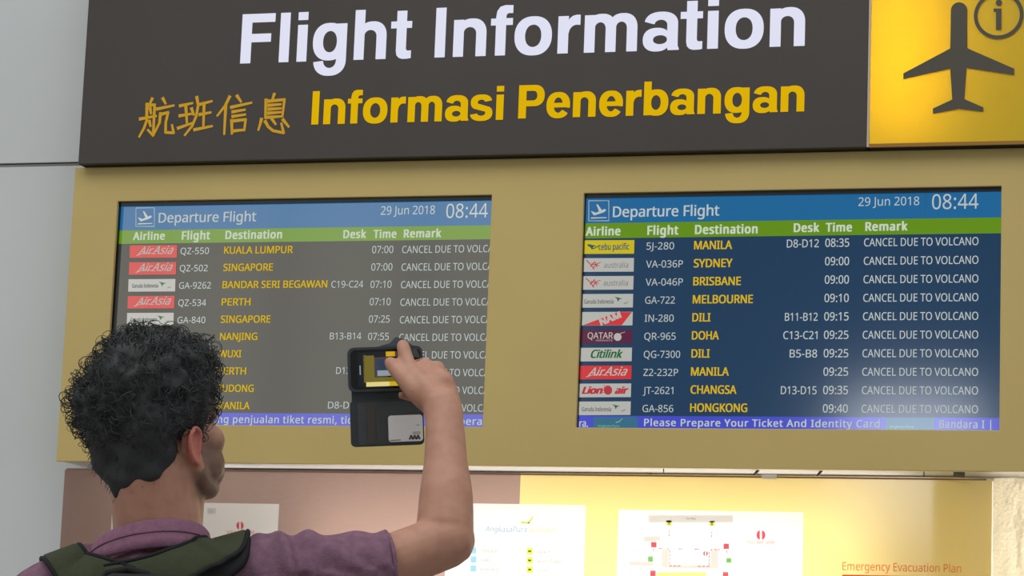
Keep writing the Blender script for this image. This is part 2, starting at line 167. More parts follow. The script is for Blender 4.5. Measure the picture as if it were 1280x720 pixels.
# ------------------------------------------------------------------ lettering: letter outlines, drawn as flat shapes
GLYPHS = r'''{"noto":{"(":[241,[[32,220,33,263,38,306,45,348,54,389,67,429,83,468,103,504,125,540,150,573,217,573,182,521,154,465,132,407,116,346,107,284,103,221,105,179,109,139,116,98,126,58,139,19,154,-20,172,-57,192,-92,216,-127,150,-127,125,-94,103,-60,83,-24,67,14,54,53,45,94,38,135,33,177]]],",":[215,[[154,84,136,23,111,-42,85,-103,33,-103,49,-38,63,31,73,93,148,93]]],"-":[258,[[32,184,32,246,226,246,226,184]]],".":[215,[[58,43,61,69,72,85,88,94,107,97,126,94,142,85,153,69,157,43,153,18,142,2,126,-8,107,-11,88,-8,72,2,61,18]]],"0":[459,[[419,287,418,242,415,201,409,163,395,112,376,70,349,37,316,12,276,-3,229,-8,188,-4,153,8,122,27,97,54,76,88,60,129,48,176,42,229,39,287,41,346,48,399,58,446,73,486,93,520,119,547,149,566,186,578,229,581,269,578,304,566,335,547,361,520,382,486,399,446,410,399,417,346],[110,287,111,238,115,194,121,156,137,111,159,78,190,59,229,52,268,59,298,78,320,110,336,156,343,194,347,238,348,287,347,336,343,380,336,417,320,463,298,495,268,515,229,521,190,515,159,495,137,463,121,417,115,380,111,336]]],"1":[459,[[285,0,216,0,216,400,216,439,217,470,219,499,196,477,169,455,108,405,71,452,226,573,285,573]]],"2":[459,[[417,0,38,0,38,59,188,210,261,287,287,320,306,353,318,387,322,424,315,466,294,496,261,514,221,520,181,517,147,506,115,489,83,466,45,513,94,548,122,561,153,572,186,578,221,581,270,576,313,562,347,540,372,510,388,472,394,428,389,385,375,344,353,305,324,267,247,185,128,67,128,64,417,64]]],"3":[459,[[395,439,392,403,381,372,363,347,340,326,310,311,277,302,277,298,319,290,353,276,379,255,405,214,413,163,407,116,390,74,360,40,318,14,283,2,241,-6,193,-8,150,-6,110,-1,72,8,36,23,36,89,74,73,114,61,155,54,194,51,241,55,278,65,305,81,331,117,339,164,335,197,320,223,297,242,265,255,226,263,179,265,123,265,123,326,180,326,223,329,259,339,286,356,307,377,319,404,323,434,316,471,295,498,262,516,219,521,190,520,164,515,117,498,75,473,39,521,73,544,115,563,147,573,181,579,218,581,273,576,317,563,352,540,376,511,390,477]]],"4":[459,[[443,130,359,130,359,0,291,0,291,130,17,130,17,190,286,576,359,576,359,193,443,193],[291,374,291,412,293,444,294,474,295,500,292,500,276,468,257,438,86,193,291,193]]],"5":[459,[[221,351,258,349,292,342,322,331,361,307,389,274,407,232,413,183,410,145,402,111,387,81,356,43,314,15,280,2,242,-5,199,-8,156,-6,116,0,80,10,51,23,51,90,82,74,121,62,161,55,200,52,239,55,274,65,302,82,323,106,336,137,341,176,332,225,306,262,279,279,243,289,197,292,146,288,99,280,64,302,86,573,373,573,373,508,146,508,132,342,169,348]]],"6":[459,[[44,245,46,294,51,342,60,389,75,433,95,474,121,510,155,539,196,562,228,572,265,578,306,581,344,579,377,573,377,513,344,520,308,523,257,518,216,504,183,483,158,454,139,419,127,380,119,337,115,291,119,291,133,309,150,326,170,339,194,350,223,356,255,358,302,353,342,338,375,313,400,279,416,236,421,184,419,147,411,112,399,82,372,44,336,15,291,-2,239,-8,199,-4,163,7,130,26,101,54,77,89,59,133,51,166,46,204],[238,51,284,59,320,84,337,109,348,143,351,184,344,233,324,271,289,295,241,303,205,299,175,287,150,270,131,248,119,223,115,198,117,172,123,146,133,121,146,99,164,79,185,64,210,55]]],"7":[459,[[109,0,344,508,35,508,35,573,419,573,419,518,187,0]]],"8":[459,[[229,581,276,577,318,565,352,546,378,519,395,485,400,443,396,411,385,383,368,359,346,338,320,319,291,303,325,285,355,265,381,242,401,216,414,185,419,148,413,104,395,65,367,34,330,11,300,1,267,-6,231,-8,192,-6,157,0,126,10,89,33,61,63,45,101,39,146,43,183,56,214,75,241,99,264,128,283,158,299,131,316,107,336,87,358,71,383,61,411,58,444,63,485,80,518,107,545,141,565,182,577],[108,145,116,107,138,76,176,55,229,48,281,55,319,76,342,108,350,148,346,174,335,197,317,217,293,235,264,251,229,265,217,270,184,254,157,237,136,219,121,197,111,173],[228,524,188,518,155,502,134,476,127,441,130,414,141,391,157,373,179,357,232,330,282,357,302,373,317,392,327,414,330,441,323,476,302,502,270,518]]],"9":[459,[[417,328,415,279,410,231,401,183,387,139,366,99,340,63,306,33,265,11,232,0,195,-6,154,-8,117,-6,82,0,82,60,115,53,152,50,204,54,245,68,278,90,303,118,322,153,334,192,342,235,346,281,341,281,327,263,310,247,290,233,266,223,237,216,204,214,158,219,118,235,85,260,61,294,45,336,40,387,43,426,50,460,63,491,90,529,127,557,171,575,223,581,262,577,299,565,332,545,361,518,384,483,402,439,410,406,415,369],[223,521,178,513,142,488,124,463,113,429,110,388,117,339,137,301,171,277,220,269,256,273,286,285,311,303,330,325,342,349,346,374,344,400,338,426,328,451,315,474,298,493,277,508,252,518]]],":":[215,[[58,43,61,69,72,85,88,94,107,97,126,94,142,85,153,69,157,43,153,18,142,2,126,-8,107,-11,88,-8,72,2,61,18],[58,387,61,412,72,429,88,438,107,441,126,438,142,429,153,412,157,387,153,362,142,345,126,335,107,332,88,335,72,345,61,362]]],"A":[512,[[437,0,368,177,141,177,73,0,0,0,224,575,289,575,512,0],[282,415,274,438,263,473,255,500,247,468,238,438,230,415,165,241,346,241]]],"B":[521,[[241,573,307,569,361,558,404,541,434,515,453,478,459,431,456,399,446,371,431,347,409,328,382,313,350,304,350,300,384,292,415,279,441,261,461,236,474,203,478,163,472,115,454,74,425,42,385,19,354,8,318,2,279,0,78,0,78,573],[256,329,300,331,334,339,357,352,377,382,384,423,376,463,351,490,324,502,289,509,245,511,150,511,150,329],[150,269,150,61,265,61,311,64,346,74,371,91,394,125,401,168,398,197,388,221,370,241,344,256,307,266,260,269]]],"C":[507,[[323,517,280,513,241,502,206,482,178,456,155,423,139,383,129,337,125,286,128,241,135,200,147,164,164,132,186,105,213,83,244,68,281,58,322,55,359,57,394,62,460,78,460,15,427,5,393,-2,356,-7,312,-8,257,-4,208,8,166,28,130,56,101,90,78,131,62,178,52,230,49,287,51,329,57,369,67,406,81,440,99,471,120,499,145,523,174,543,206,559,242,571,281,578,324,581,367,578,409,572,448,561,482,547,453,486,394,508,360,515]]],"D":[585,[[536,292,533,231,521,177,501,131,474,91,439,58,399,33,351,15,297,4,237,0,78,0,78,573,254,573,309,569,359,558,404,540,443,516,476,484,502,446,521,401,533,350],[460,289,457,337,449,379,435,415,416,444,391,469,361,487,327,500,287,508,244,511,150,511,150,62,228,62,299,68,357,87,402,119,434,164,454,220]]],"E":[446,[[398,0,78,0,78,573,398,573,398,509,150,509,150,330,383,330,383,268,150,268,150,63,398,63]]],"F":[416,[[150,0,78,0,78,573,398,573,398,509,150,509,150,306,383,306,383,243,150,243]]],"G":[584,[[326,302,524,302,524,22,478,8,431,-1,398,-5,362,-7,323,-8,267,-4,217,8,173,28,136,55,105,89,81,130,63,176,52,229,49,286,53,343,65,395,84,442,111,482,145,517,186,544,233,564,286,577,346,581,392,578,437,572,478,561,516,547,489,484,457,497,421,508,382,515,342,517,298,514,259,505,225,489,195,468,170,441,150,409,136,373,127,332,124,286,127,243,134,202,146,166,164,133,187,106,216,84,251,68,292,58,340,55,404,59,452,68,452,238,326,238]]],"H":[594,[[516,0,443,0,443,267,150,267,150,0,78,0,78,573,150,573,150,330,443,330,443,573,516,573]]],"I":[272,[[239,0,32,0,32,42,99,57,99,515,32,531,32,573,239,573,239,531,172,515,172,57,239,42]]],"J":[219,[[-3,-152,-37,-150,-63,-142,-63,-81,-35,-87,-5,-89,15,-87,33,-81,50,-70,63,-53,71,-29,74,3,74,573,146,573,146,9,141,-42,128,-82,105,-113,75,-135,39,-148]]],"K":[496,[[496,0,411,0,209,273,150,222,150,0,78,0,78,573,150,573,150,290,199,345,249,399,403,573,488,573,261,323]]],"L":[420,[[78,0,78,573,150,573,150,64,400,64,400,0]]],"M":[727,[[330,0,142,502,139,502,142,461,144,407,144,347,144,0,78,0,78,573,184,573,361,103,364,103,544,573,650,573,650,0,578,0,578,352,579,408,581,460,584,501,581,501,390,0]]],"N":[609,[[532,0,447,0,141,476,138,476,141,432,143,378,144,320,144,0,78,0,78,573,161,573,467,99,470,99,468,137,466,193,464,249,464,573,532,573]]],"O":[626,[[577,287,576,244,570,204,561,166,547,132,531,101,510,73,486,49,459,29,428,13,393,1,355,-6,314,-8,271,-6,232,1,196,13,165,29,138,49,114,73,94,101,78,132,65,167,56,204,51,245,49,288,52,344,62,396,78,442,100,482,130,517,166,545,208,565,258,577,314,581,369,577,417,565,459,545,495,517,524,483,547,442,564,396,574,344],[125,287,127,241,134,200,145,163,161,131,182,104,207,83,238,67,273,58,314,55,354,58,390,67,420,83,445,104,465,131,481,163,492,200,499,241,501,287,496,354,481,411,456,457,421,491,373,511,314,518,274,515,238,506,207,490,182,469,161,443,145,411,134,374,127,333]]],"P":[485,[[229,573,297,568,352,553,393,528,421,495,439,454,444,404,441,370,433,336,417,306,395,278,364,255,324,238,292,230,256,225,216,223,150,223,150,0,78,0,78,573],[223,511,150,511,150,285,208,285,258,288,298,296,330,311,352,334,365,363,370,401,361,449,334,484,306,499,269,508]]],"Q":[626,[[577,287,575,242,569,200,559,160,544,124,525,92,503,64,476,40,445,21,411,6,548,-136,444,-136,334,-7,324,-8,314,-8,271,-6,232,1,196,13,165,29,138,49,114,73,94,101,78,132,65,167,56,204,51,245,49,288,52,344,62,396,78,442,100,482,130,517,166,545,208,565,258,577,314,581,369,577,417,565,459,545,495,517,524,483,547,442,564,396,574,344],[125,287,127,241,134,200,145,163,161,131,182,104,207,83,238,67,273,58,314,55,354,58,390,67,420,83,445,104,465,131,481,163,492,200,499,241,501,287,496,354,481,411,456,457,421,491,373,511,314,518,274,515,238,506,207,490,182,469,161,443,145,411,134,374,127,333]]],"R":[499,[[236,573,281,571,320,565,353,555,393,532,422,500,439,460,444,410,440,368,427,334,408,306,385,285,358,269,330,257,487,0,403,0,264,237,150,237,150,0,78,0,78,573],[232,510,150,510,150,298,236,298,278,301,312,310,338,325,362,359,370,407,366,440,355,467,336,486,310,500,275,507]]],"S":[440,[[403,153,396,106,378,66,348,35,307,11,274,1,238,-6,198,-8,137,-5,83,4,41,19,41,88,73,76,113,65,156,57,201,55,240,57,273,66,298,79,316,98,327,120,330,147,327,173,318,194,302,213,277,230,242,247,196,265,131,294,106,311,85,330,69,351,57,375,50,403,48,435,54,477,71,513,99,542,136,563,180,576,231,581,276,578,318,572,355,562,389,549,366,487,302,508,266,515,229,517,196,515,169,507,148,494,133,478,124,457,121,434,124,407,133,386,149,367,172,351,204,335,246,318,293,299,332,279,362,255,385,228,398,194]]],"T":[446,[[259,0,187,0,187,509,8,509,8,573,437,573,437,509,259,509]]],"U":[586,[[513,202,511,164,503,128,489,95,470,65,446,40,416,20,380,4,338,-5,290,-8,225,-2,171,18,128,50,97,93,78,144,72,204,72,573,144,573,144,201,148,158,161,122,182,93,211,72,248,59,294,55,342,59,379,73,407,96,427,126,438,161,442,202,442,573,513,573]]],"V":[481,[[481,573,277,0,204,0,0,573,75,573,204,205,220,160,231,119,241,80,250,119,262,161,277,207,405,573]]],"W":[746,[[735,573,583,0,510,0,399,375,389,410,380,443,373,471,370,488,367,471,361,443,352,409,342,373,234,0,161,0,10,573,85,573,174,223,183,186,190,151,196,118,201,87,206,119,213,154,222,191,232,227,333,573,407,573,512,225,523,187,532,151,538,117,544,87,550,129,560,175,572,224,660,573]]],"X":[470,[[467,0,385,0,233,249,79,0,3,0,193,298,15,573,95,573,236,348,377,573,453,573,276,300]]],"Y":[454,[[227,291,376,573,454,573,263,222,263,0,191,0,191,219,0,573,79,573]]],"Z":[459,[[427,0,30,0,30,55,332,508,40,508,40,573,419,573,419,518,118,64,427,64]]],"a":[450,[[231,437,279,433,318,422,347,403,368,375,381,338,385,293,385,0,334,0,320,61,317,61,298,40,279,22,258,9,234,-1,206,-6,172,-8,136,-5,103,6,75,23,55,48,41,80,37,119,43,159,59,192,87,219,127,238,179,251,243,257,316,259,316,285,310,330,293,359,265,375,227,380,194,378,163,370,106,347,84,400,115,414,151,426,190,434],[252,208,204,203,167,195,141,182,118,155,110,119,115,87,132,66,157,53,188,49,238,56,279,79,306,117,315,172,315,210]]],"b":[493,[[139,461,138,410,135,373,139,373,161,398,189,419,226,432,272,437,322,431,365,412,401,381,428,338,444,283,449,215,447,168,439,127,427,91,400,48,365,17,322,-2,272,-8,226,-3,189,10,161,31,139,55,133,55,119,0,68,0,68,609,139,609],[260,379,219,374,188,361,165,339,150,308,142,268,139,217,139,214,142,165,150,125,165,93,187,69,219,55,261,51,312,61,348,93,363,126,373,166,376,216,373,265,363,306,348,338,311,368]]],"c":[385,[[241,-8,204,-5,170,2,139,15,112,34,88,58,69,87,55,123,47,165,44,213,47,262,56,305,71,342,90,372,114,396,142,415,174,428,208,435,245,438,278,436,309,431,336,424,358,415,337,356,292,370,244,376,204,371,172,358,148,335,131,303,120,263,117,213,120,166,131,126,148,94,172,71,202,58,240,53,273,55,302,60,351,78,351,15,328,5,304,-2,275,-7]]],"d":[493,[[221,-8,171,-2,128,17,92,48,65,91,49,146,44,214,49,282,66,338,93,381,128,413,171,432,221,438,253,436,280,429,303,420,323,407,340,391,354,374,359,374,356,405,354,438,354,609,425,609,425,0,368,0,358,58,354,58,340,40,323,24,303,11,279,1,252,-6],[232,51,273,55,305,67,328,88,343,117,352,154,355,200,355,213,352,263,343,304,329,336,306,360,274,375,231,379,181,368,146,334,130,300,120,260,117,213,120,165,130,125,146,93,181,61]]],"e":[452,[[234,438,286,432,329,414,364,385,390,346,402,315,409,281,411,244,411,201,117,201,122,157,134,119,154,90,181,69,215,56,254,52,293,54,327,60,392,82,392,20,359,8,327,-1,292,-6,251,-8,212,-5,176,3,143,17,114,36,90,61,70,91,56,126,47,167,44,212,47,257,55,297,68,333,86,364,108,390,134,411,164,426,198,435],[233,380,188,372,154,348,130,309,119,257,338,257,335,292,326,322,312,346,292,364,266,376]]],"f":[276,[[266,375,158,375,158,0,87,0,87,375,12,375,12,408,87,432,87,457,92,507,104,547,124,577,152,597,186,609,227,613,274,609,310,599,292,544,262,552,228,556,197,550,175,532,162,502,158,458,158,430,266,430]]],"g":[493,[[221,438,261,434,297,422,329,402,355,373,359,373,369,430,425,430,425,-7,423,-46,416,-80,404,-109,378,-146,341,-172,310,-183,274,-190,233,-192,188,-191,147,-186,110,-177,78,-165,78,-100,111,-114,149,-125,191,-132,237,-134,286,-126,324,-101,347,-63,355,-13,355,4,356,32,358,57,354,57,329,28,299,8,263,-4,221,-8,170,-2,126,18,91,51,65,95,49,149,44,214,49,278,65,332,91,377,126,411,169,431],[230,379,197,374,169,359,147,336,130,303,120,262,117,213,120,165,130,124,146,92,182,60,232,50,262,52,288,58,309,69,326,85,340,105,349,131,354,161,356,197,356,214,353,267,343,309,326,340,302,362,270,374]]],"h":[496,[[139,431,138,399,135,370,140,370,155,391,174,407,196,420,221,429,247,435,273,437,321,433,360,421,391,400,413,370,426,330,431,280,431,0,361,0,361,275,355,321,338,353,308,372,265,379,222,374,189,360,166,338,150,308,142,269,139,222,139,0,68,0,68,609,139,609]]],"i":[207,[[139,430,139,0,68,0,68,430],[104,591,119,588,133,580,142,566,145,546,142,526,133,512,119,504,104,501,88,504,75,512,66,526,63,546,66,566,75,580,88,588]]],"j":[207,[[18,-192,-18,-190,-44,-183,-44,-126,-19,-132,9,-134,32,-130,51,-120,64,-100,68,-67,68,430,139,430,139,-64,136,-101,126,-133,110,-159,87,-177,56,-189],[63,546,66,566,75,580,88,588,104,591,119,588,133,580,142,566,145,546,142,526,133,512,119,504,104,501,88,504,75,512,66,526]]],"k":[428,[[138,291,137,257,135,221,138,221,152,240,172,264,189,285,326,430,409,430,235,246,421,0,336,0,187,200,138,158,138,0,68,0,68,609,138,609]]],"l":[207,[[139,0,68,0,68,609,139,609]]],"m":[750,[[540,438,584,434,621,421,649,401,669,371,681,330,685,280,685,0,615,0,615,277,610,321,594,353,567,372,528,379,474,369,438,342,423,315,414,280,411,237,411,0,342,0,342,277,339,308,332,333,320,353,303,367,281,376,253,379,215,374,185,360,164,338,150,308,141,269,139,223,139,0,68,0,68,430,125,430,136,371,140,371,155,392,173,409,194,422,217,431,241,436,266,438,312,433,349,420,378,398,398,366,402,366,427,398,461,420,499,433]]],"n":[496,[[275,438,322,434,361,421,391,401,413,371,426,330,431,280,431,0,361,0,361,275,355,321,338,353,308,372,265,379,222,374,189,361,166,338,151,308,142,269,139,223,139,0,68,0,68,430,125,430,136,371,140,371,156,392,175,409,198,422,222,431,248,436]]],"o":[485,[[442,216,438,165,428,121,411,82,388,51,359,25,324,7,285,-4,241,-8,200,-4,163,7,129,25,100,51,77,82,59,121,48,165,44,216,47,261,55,301,68,336,87,367,110,392,137,412,169,426,204,435,244,438,281,435,316,426,347,412,374,392,398,367,417,336,431,301,439,261],[117,216,120,169,130,128,147,95,172,71,203,56,243,51,282,56,314,71,339,95,356,128,366,169,369,216,365,263,355,303,338,335,314,359,282,374,242,379,202,374,171,359,147,335,130,303,120,263]]],"p":[493,[[273,438,322,432,365,413,401,383,428,339,444,284,449,216,447,170,439,129,427,93,401,49,365,17,322,-2,272,-8,241,-6,213,1,190,11,170,24,139,55,134,55,137,20,139,-16,139,-192,68,-192,68,430,126,430,136,371,139,371,153,389,170,405,189,419,213,429,240,436],[260,379,221,374,190,362,167,342,152,313,142,275,139,229,139,216,142,167,150,126,165,93,188,70,220,55,261,51,297,56,326,72,348,98,364,131,373,171,376,217,373,262,363,302,348,334,311,367]]],"r":[331,[[269,438,295,437,319,433,310,368,287,372,264,374,240,371,217,363,195,351,176,334,161,313,149,289,141,261,139,229,139,0,68,0,68,430,126,430,134,351,137,351,152,374,170,395,191,413,214,426,240,435]]],"s":[384,[[348,119,343,80,327,49,302,24,268,6,226,-4,176,-8,135,-6,99,-1,68,8,42,19,42,83,104,60,141,52,178,49,224,53,256,66,274,86,280,112,278,128,271,141,259,154,239,167,174,196,103,228,76,245,57,266,45,292,41,324,52,372,85,408,118,425,157,435,202,438,240,436,275,430,308,421,339,409,315,353,258,372,228,378,197,380,159,377,131,366,114,350,108,328,111,312,119,298,133,286,154,274,219,246,289,215,314,197,333,176,344,150]]],"t":[289,[[212,50,245,53,272,59,272,5,240,-4,200,-8,167,-5,138,4,112,20,91,44,78,79,74,125,74,375,13,375,13,409,75,437,103,528,144,528,144,430,269,430,269,375,144,375,144,127,149,93,163,69,185,54]]],"u":[496,[[427,430,427,0,370,0,359,57,356,57,340,36,321,20,298,8,273,-1,247,-6,220,-8,173,-4,134,8,103,29,81,59,68,99,63,148,63,430,135,430,135,153,141,108,158,76,188,57,230,51,273,55,306,69,330,91,345,121,354,160,357,206,357,430]]],"v":[407,[[163,0,0,430,75,430,167,176,180,137,193,96,201,63,204,63,214,96,227,138,241,176,332,430,407,430,244,0]]],"w":[630,[[346,243,336,276,328,308,321,335,316,357,313,357,308,335,302,307,294,275,284,242,207,1,127,1,9,431,82,431,141,201,153,154,163,109,169,73,172,73,178,97,185,128,193,160,201,188,277,431,354,431,428,188,440,149,451,109,457,74,460,74,466,108,477,153,489,201,549,431,621,431,502,1,419,1]]],"x":[424,[[170,220,22,430,102,430,213,268,322,430,402,430,253,220,410,0,330,0,213,172,94,0,14,0]]],"y":[409,[[1,430,76,430,169,185,184,144,196,105,205,68,209,68,224,121,245,186,333,430,409,430,224,-59,207,-97,188,-130,165,-156,138,-176,106,-188,67,-192,34,-190,9,-186,9,-130,30,-133,56,-135,79,-132,99,-126,116,-114,130,-99,142,-80,152,-59,174,-2]]],"z":[377,[[346,0,31,0,31,47,262,375,45,375,45,430,340,430,340,377,112,55,346,55]]],"|":[442,[[192,609,250,609,250,-193,192,-193]]],"–":[401,[[32,184,32,246,369,246,369,184]]]," ":[209,[]]}}'''
GL = json.loads(GLYPHS)
_cache = {}
# bold grotesque letters of the header sign, put together from straight bars and bowls
def _bar(x0, y0, x1, y1): return [(x0, y0), (x1, y0), (x1, y1), (x0, y1)]
def _arc(o, i, a0, a1, n=28):
    e = 2/2.25
    def pt(c, a):
        a = math.radians(a); ca, sa = math.cos(a), math.sin(a)
        return (c[0]+c[2]*math.copysign(abs(ca)**e, ca), c[1]+c[3]*math.copysign(abs(sa)**e, sa))
    A = [a0+(a1-a0)*k/n for k in range(n+1)]
    return [[pt(o, A[k]), pt(o, A[k+1]), pt(i, A[k+1]), pt(i, A[k])] for k in range(n)]
SIGN = {' ': (278, []), 'I': (278, [_bar(69, 0, 209, 718)]), 'l': (278, [_bar(69, 0, 209, 718)]), 'i': (278, [_bar(69, 0, 209, 532), _bar(69, 606, 209, 718)]),
 'F': (611, [_bar(74, 0, 222, 718), _bar(222, 596, 583, 718), _bar(222, 306, 528, 424)]),
 'P': (667, [_bar(74, 0, 222, 718), _bar(222, 598, 400, 718), _bar(222, 262, 400, 380)]+_arc((400, 490, 228, 228), (400, 489, 88, 109), -90, 90, 16)),
 'n': (611, [_bar(66, 0, 206, 532), _bar(405, 0, 545, 335)]+_arc((335, 330, 210, 216), (303, 325, 102, 102), 0, 165)),
 'h': (611, [_bar(66, 0, 206, 718), _bar(405, 0, 545, 335)]+_arc((335, 330, 210, 216), (303, 325, 102, 102), 0, 165)),
 'm': (889, [_bar(66, 0, 206, 532), _bar(375, 0, 513, 345), _bar(684, 0, 823, 335)]+_arc((310, 335, 203, 211), (288, 330, 87, 100), 0, 165, 22)+_arc((620, 335, 203, 211), (597, 330, 87, 100), 0, 165, 22)),
 'r': (389, [_bar(66, 0, 206, 532), [(200, 260), (225, 345), (258, 385), (300, 405), (345, 408), (378, 403), (378, 544), (335, 546), (280, 533), (232, 495), (200, 430)]]),
 'o': (611, _arc((305, 266, 270, 280), (305, 266, 127, 164), 0, 360, 44)),
 'e': (556, _arc((282, 266, 249, 280), (282, 266, 112, 172), -10, 322, 40)+[_bar(160, 220, 528, 312)]),
 'b': (611, _arc((325, 266, 252, 280), (318, 266, 115, 164), 0, 360, 40)+[_bar(66, 0, 204, 718)]),
 'g': (611, _arc((285, 275, 250, 271), (293, 275, 114, 158), 0, 360, 40)+[_bar(407, 10, 545, 532)]+_arc((300, 12, 245, 230), (300, 12, 107, 122), 186, 360, 24)),
 't': (333, [_bar(100, 130, 238, 684), _bar(12, 437, 318, 532), [(100, 160), (100, 110), (112, 48), (148, 10), (200, -7), (260, -6), (318, 2), (318, 108), (275, 104), (248, 112), (238, 138), (238, 160)]]),
 'f': (333, [_bar(85, 0, 223, 440), _bar(10, 437, 322, 532), [(85, 430), (85, 560), (98, 640), (142, 700), (215, 723), (322, 718), (322, 609), (268, 611), (236, 600), (223, 570), (223, 430)]]),
 'a': (556, _arc((284, 370, 236, 176), (279, 356, 100, 80), 0, 168)+[_bar(379, 90, 520, 372), [(379, 100), (384, 40), (392, 0), (538, 0), (538, 20), (524, 44), (520, 110)]]+_arc((222, 152, 192, 166), (272, 150, 108, 66), 0, 360, 36)),
 's': (556, _arc((277, 382, 228, 164), (277, 382, 95, 62), 12, 235, 26)+_arc((280, 150, 240, 164), (280, 150, 104, 62), 190, 412, 26)+[[(215, 345), (437, 276), (350, 190), (125, 252)]])}
def area2(c): return sum(c[i][0]*c[(i+1) % len(c)][1]-c[(i+1) % len(c)][0]*c[i][1] for i in range(len(c)))
def inside(p, c):
    r = False; n = len(c)
    for i in range(n):
        a, b = c[i], c[(i+1) % n]
        if (a[1] > p[1]) != (b[1] > p[1]) and p[0] < (b[0]-a[0])*(p[1]-a[1])/(b[1]-a[1])+a[0]: r = not r
    return r
def glyph(font, ch):
    k = (font, ch)
    if k in _cache: return _cache[k]
    if font == 'sign':
        adv, ps = SIGN[ch]
        _cache[k] = (adv/1000, [([(x/1000, y/1000) for x, y in q], tessellate_polygon([[Vector((x, y, 0)) for x, y in q]]) if len(q) > 4 else [(0, 1, 2), (0, 2, 3)]) for q in ps])
        return _cache[k]
    adv, cs = GL[font][ch]
    cs = [[(c[i]/1000, c[i+1]/1000) for i in range(0, len(c), 2)] for c in cs]
    out = []
    if cs:
        big = max(cs, key=lambda c: abs(area2(c))); sg = area2(big) > 0
        outs = [c for c in cs if (area2(c) > 0) == sg]; holes = [c for c in cs if (area2(c) > 0) != sg]
        for o in outs:
            hs = [h for h in holes if inside(h[0], o)]
            loops = [[Vector((x, y, 0)) for x, y in c] for c in [o]+hs]
            flat = [p for l in loops for p in l]
            out.append(([(p.x, p.y) for p in flat], [t for t in tessellate_polygon(loops)]))
    _cache[k] = (adv/1000, out); return _cache[k]
def text(bm, s, font, u0, v0, u1, cap, y, mi=0, bold=0.0, shear=0, track=0.0, vb=None, right=None):
    """s between picture columns u0..u1, baseline through (u0,v0), capital height in picture pixels, on plane y"""
    capu = .718 if font == 'sign' else .573
    a = unp(u0, v0, y); b = unp(u1, v0, y); t = unp(u0, v0-cap, y)
    hs = (t.z-a.z)/capu
    x = 0; items = []; lo = 1e9; hi = -1e9
    for ch in s:
        adv, tri = glyph(font, ch)
        for pts, ts in tri:
            lo = min(lo, min(p[0] for p in pts)+x); hi = max(hi, max(p[0] for p in pts)+x)
        items.append((x, tri)); x += adv+track
    ws = (b.x-a.x)/(hi-lo+2*bold)
    offs = [(0, 0)] if not bold else [(-bold, 0), (bold, 0), (0, 0), (-bold, bold*.45), (bold, bold*.45), (-bold, -bold*.3), (bold, -bold*.3)]
    for xo, tri in items:
        for pts, ts in tri:
            for dx, dy in offs:
                vs = [bm.verts.new((a.x+(p[0]+xo-lo+bold+dx+shear*(p[1]+dy))*ws, y, a.z+(p[1]+dy)*hs)) for p in pts]
                for tr in ts:
                    try: f = bm.faces.new([vs[i] for i in tr])
                    except ValueError: continue
                    f.material_index = mi; f.normal_update()
                    if f.normal.y > 0: f.normal_flip()

# ------------------------------------------------------------------ setting
M_wall = mat('painted_wall_panel', (204, 208, 210), .55, .4, var=.03, vscale=2)
M_dark = mat('dark_gap', (60, 62, 62), .8)
M_floor = mat('hall_floor', (150, 147, 140), .3, .5, var=.06, vscale=3)
YW = .165; YB_ = .143
def struct(name, bm, m): return tag(obj(name, bm, None, [m]), kind='structure')
bm = bmesh.new(); box(bm, (-6, YW+.012, 0), (7, YW+.2, 5)); wall = struct('wall_back', bm, M_dark)
zs = unp(50, 203.5, YW).z
zb = [0.02, zs-1.25, zs-.004, zs+1.25, 4.99]; xb = [-5.2, -3.0, -.8, 1.4, 3.6, 5.8]
for i in range(4):
    for j in range(5):
        bm = bmesh.new(); box(bm, (xb[j]+.003, YW, zb[i]+.004), (xb[j+1]-.003, YW+.02, zb[i+1]-.004), 0, .002)
        obj('wall_panel', bm, wall, [M_wall])
bm = bmesh.new(); box(bm, (-5.2, YW-.002, zs-.008), (-.1, YW+.004, zs-.0045)); obj('seam_strip', bm, wall, [mat('seam_metal', (120, 124, 124), .4)])
bm = bmesh.new(); box(bm, (-12, -14.2, -.1), (9, YW+.2, 0)); struct('floor', bm, M_floor)
bm = bmesh.new()
M_fwall = mat('far_hall_wall', (120, 122, 122), .8)
# far wall of the hall behind the photographer, with two window bays
def far(lo, hi): box(bm, (lo[0], -14.2, lo[1]), (hi[0], -14, hi[1]))
far((-12, 0), (9, 2.4)); far((-12, 6.0), (9, 7.5)); far((-12, 2.4), (-9.5, 6.0)); far((-2.6, 4.1), (9, 6.0)); far((-2.6, 2.4), (-.32, 4.1)); far((.75, 2.4), (9, 4.1)); far((-.32, 2.4), (.75, 2.8)); far((-.32, 3.85), (.75, 4.1))
struct('wall_front', bm, M_fwall)
def window(name, x0, x1, z0, z1, m, nx):
    bm = bmesh.new(); box(bm, (x0, -14.12, z0), (x1, -14.1, z1)); o = struct(name, bm, m)
    bm = bmesh.new()
    for k in range(nx+1):
        x = x0+(x1-x0)*k/nx; box(bm, (x-.03, -14.1, z0), (x+.03, -14.0, z1))
    obj('window_frame', bm, o, [mat('window_frame_grey', (90, 92, 95), .5)])
window('window_1', -9.5, -2.6, 2.4, 6.0, glow('daylight_glass', (242, 238, 222), 3.0), 6)
window('window_2', -.32, .75, 2.8, 3.85, glow('daylight_glass_near', (235, 240, 250), 12), 1)

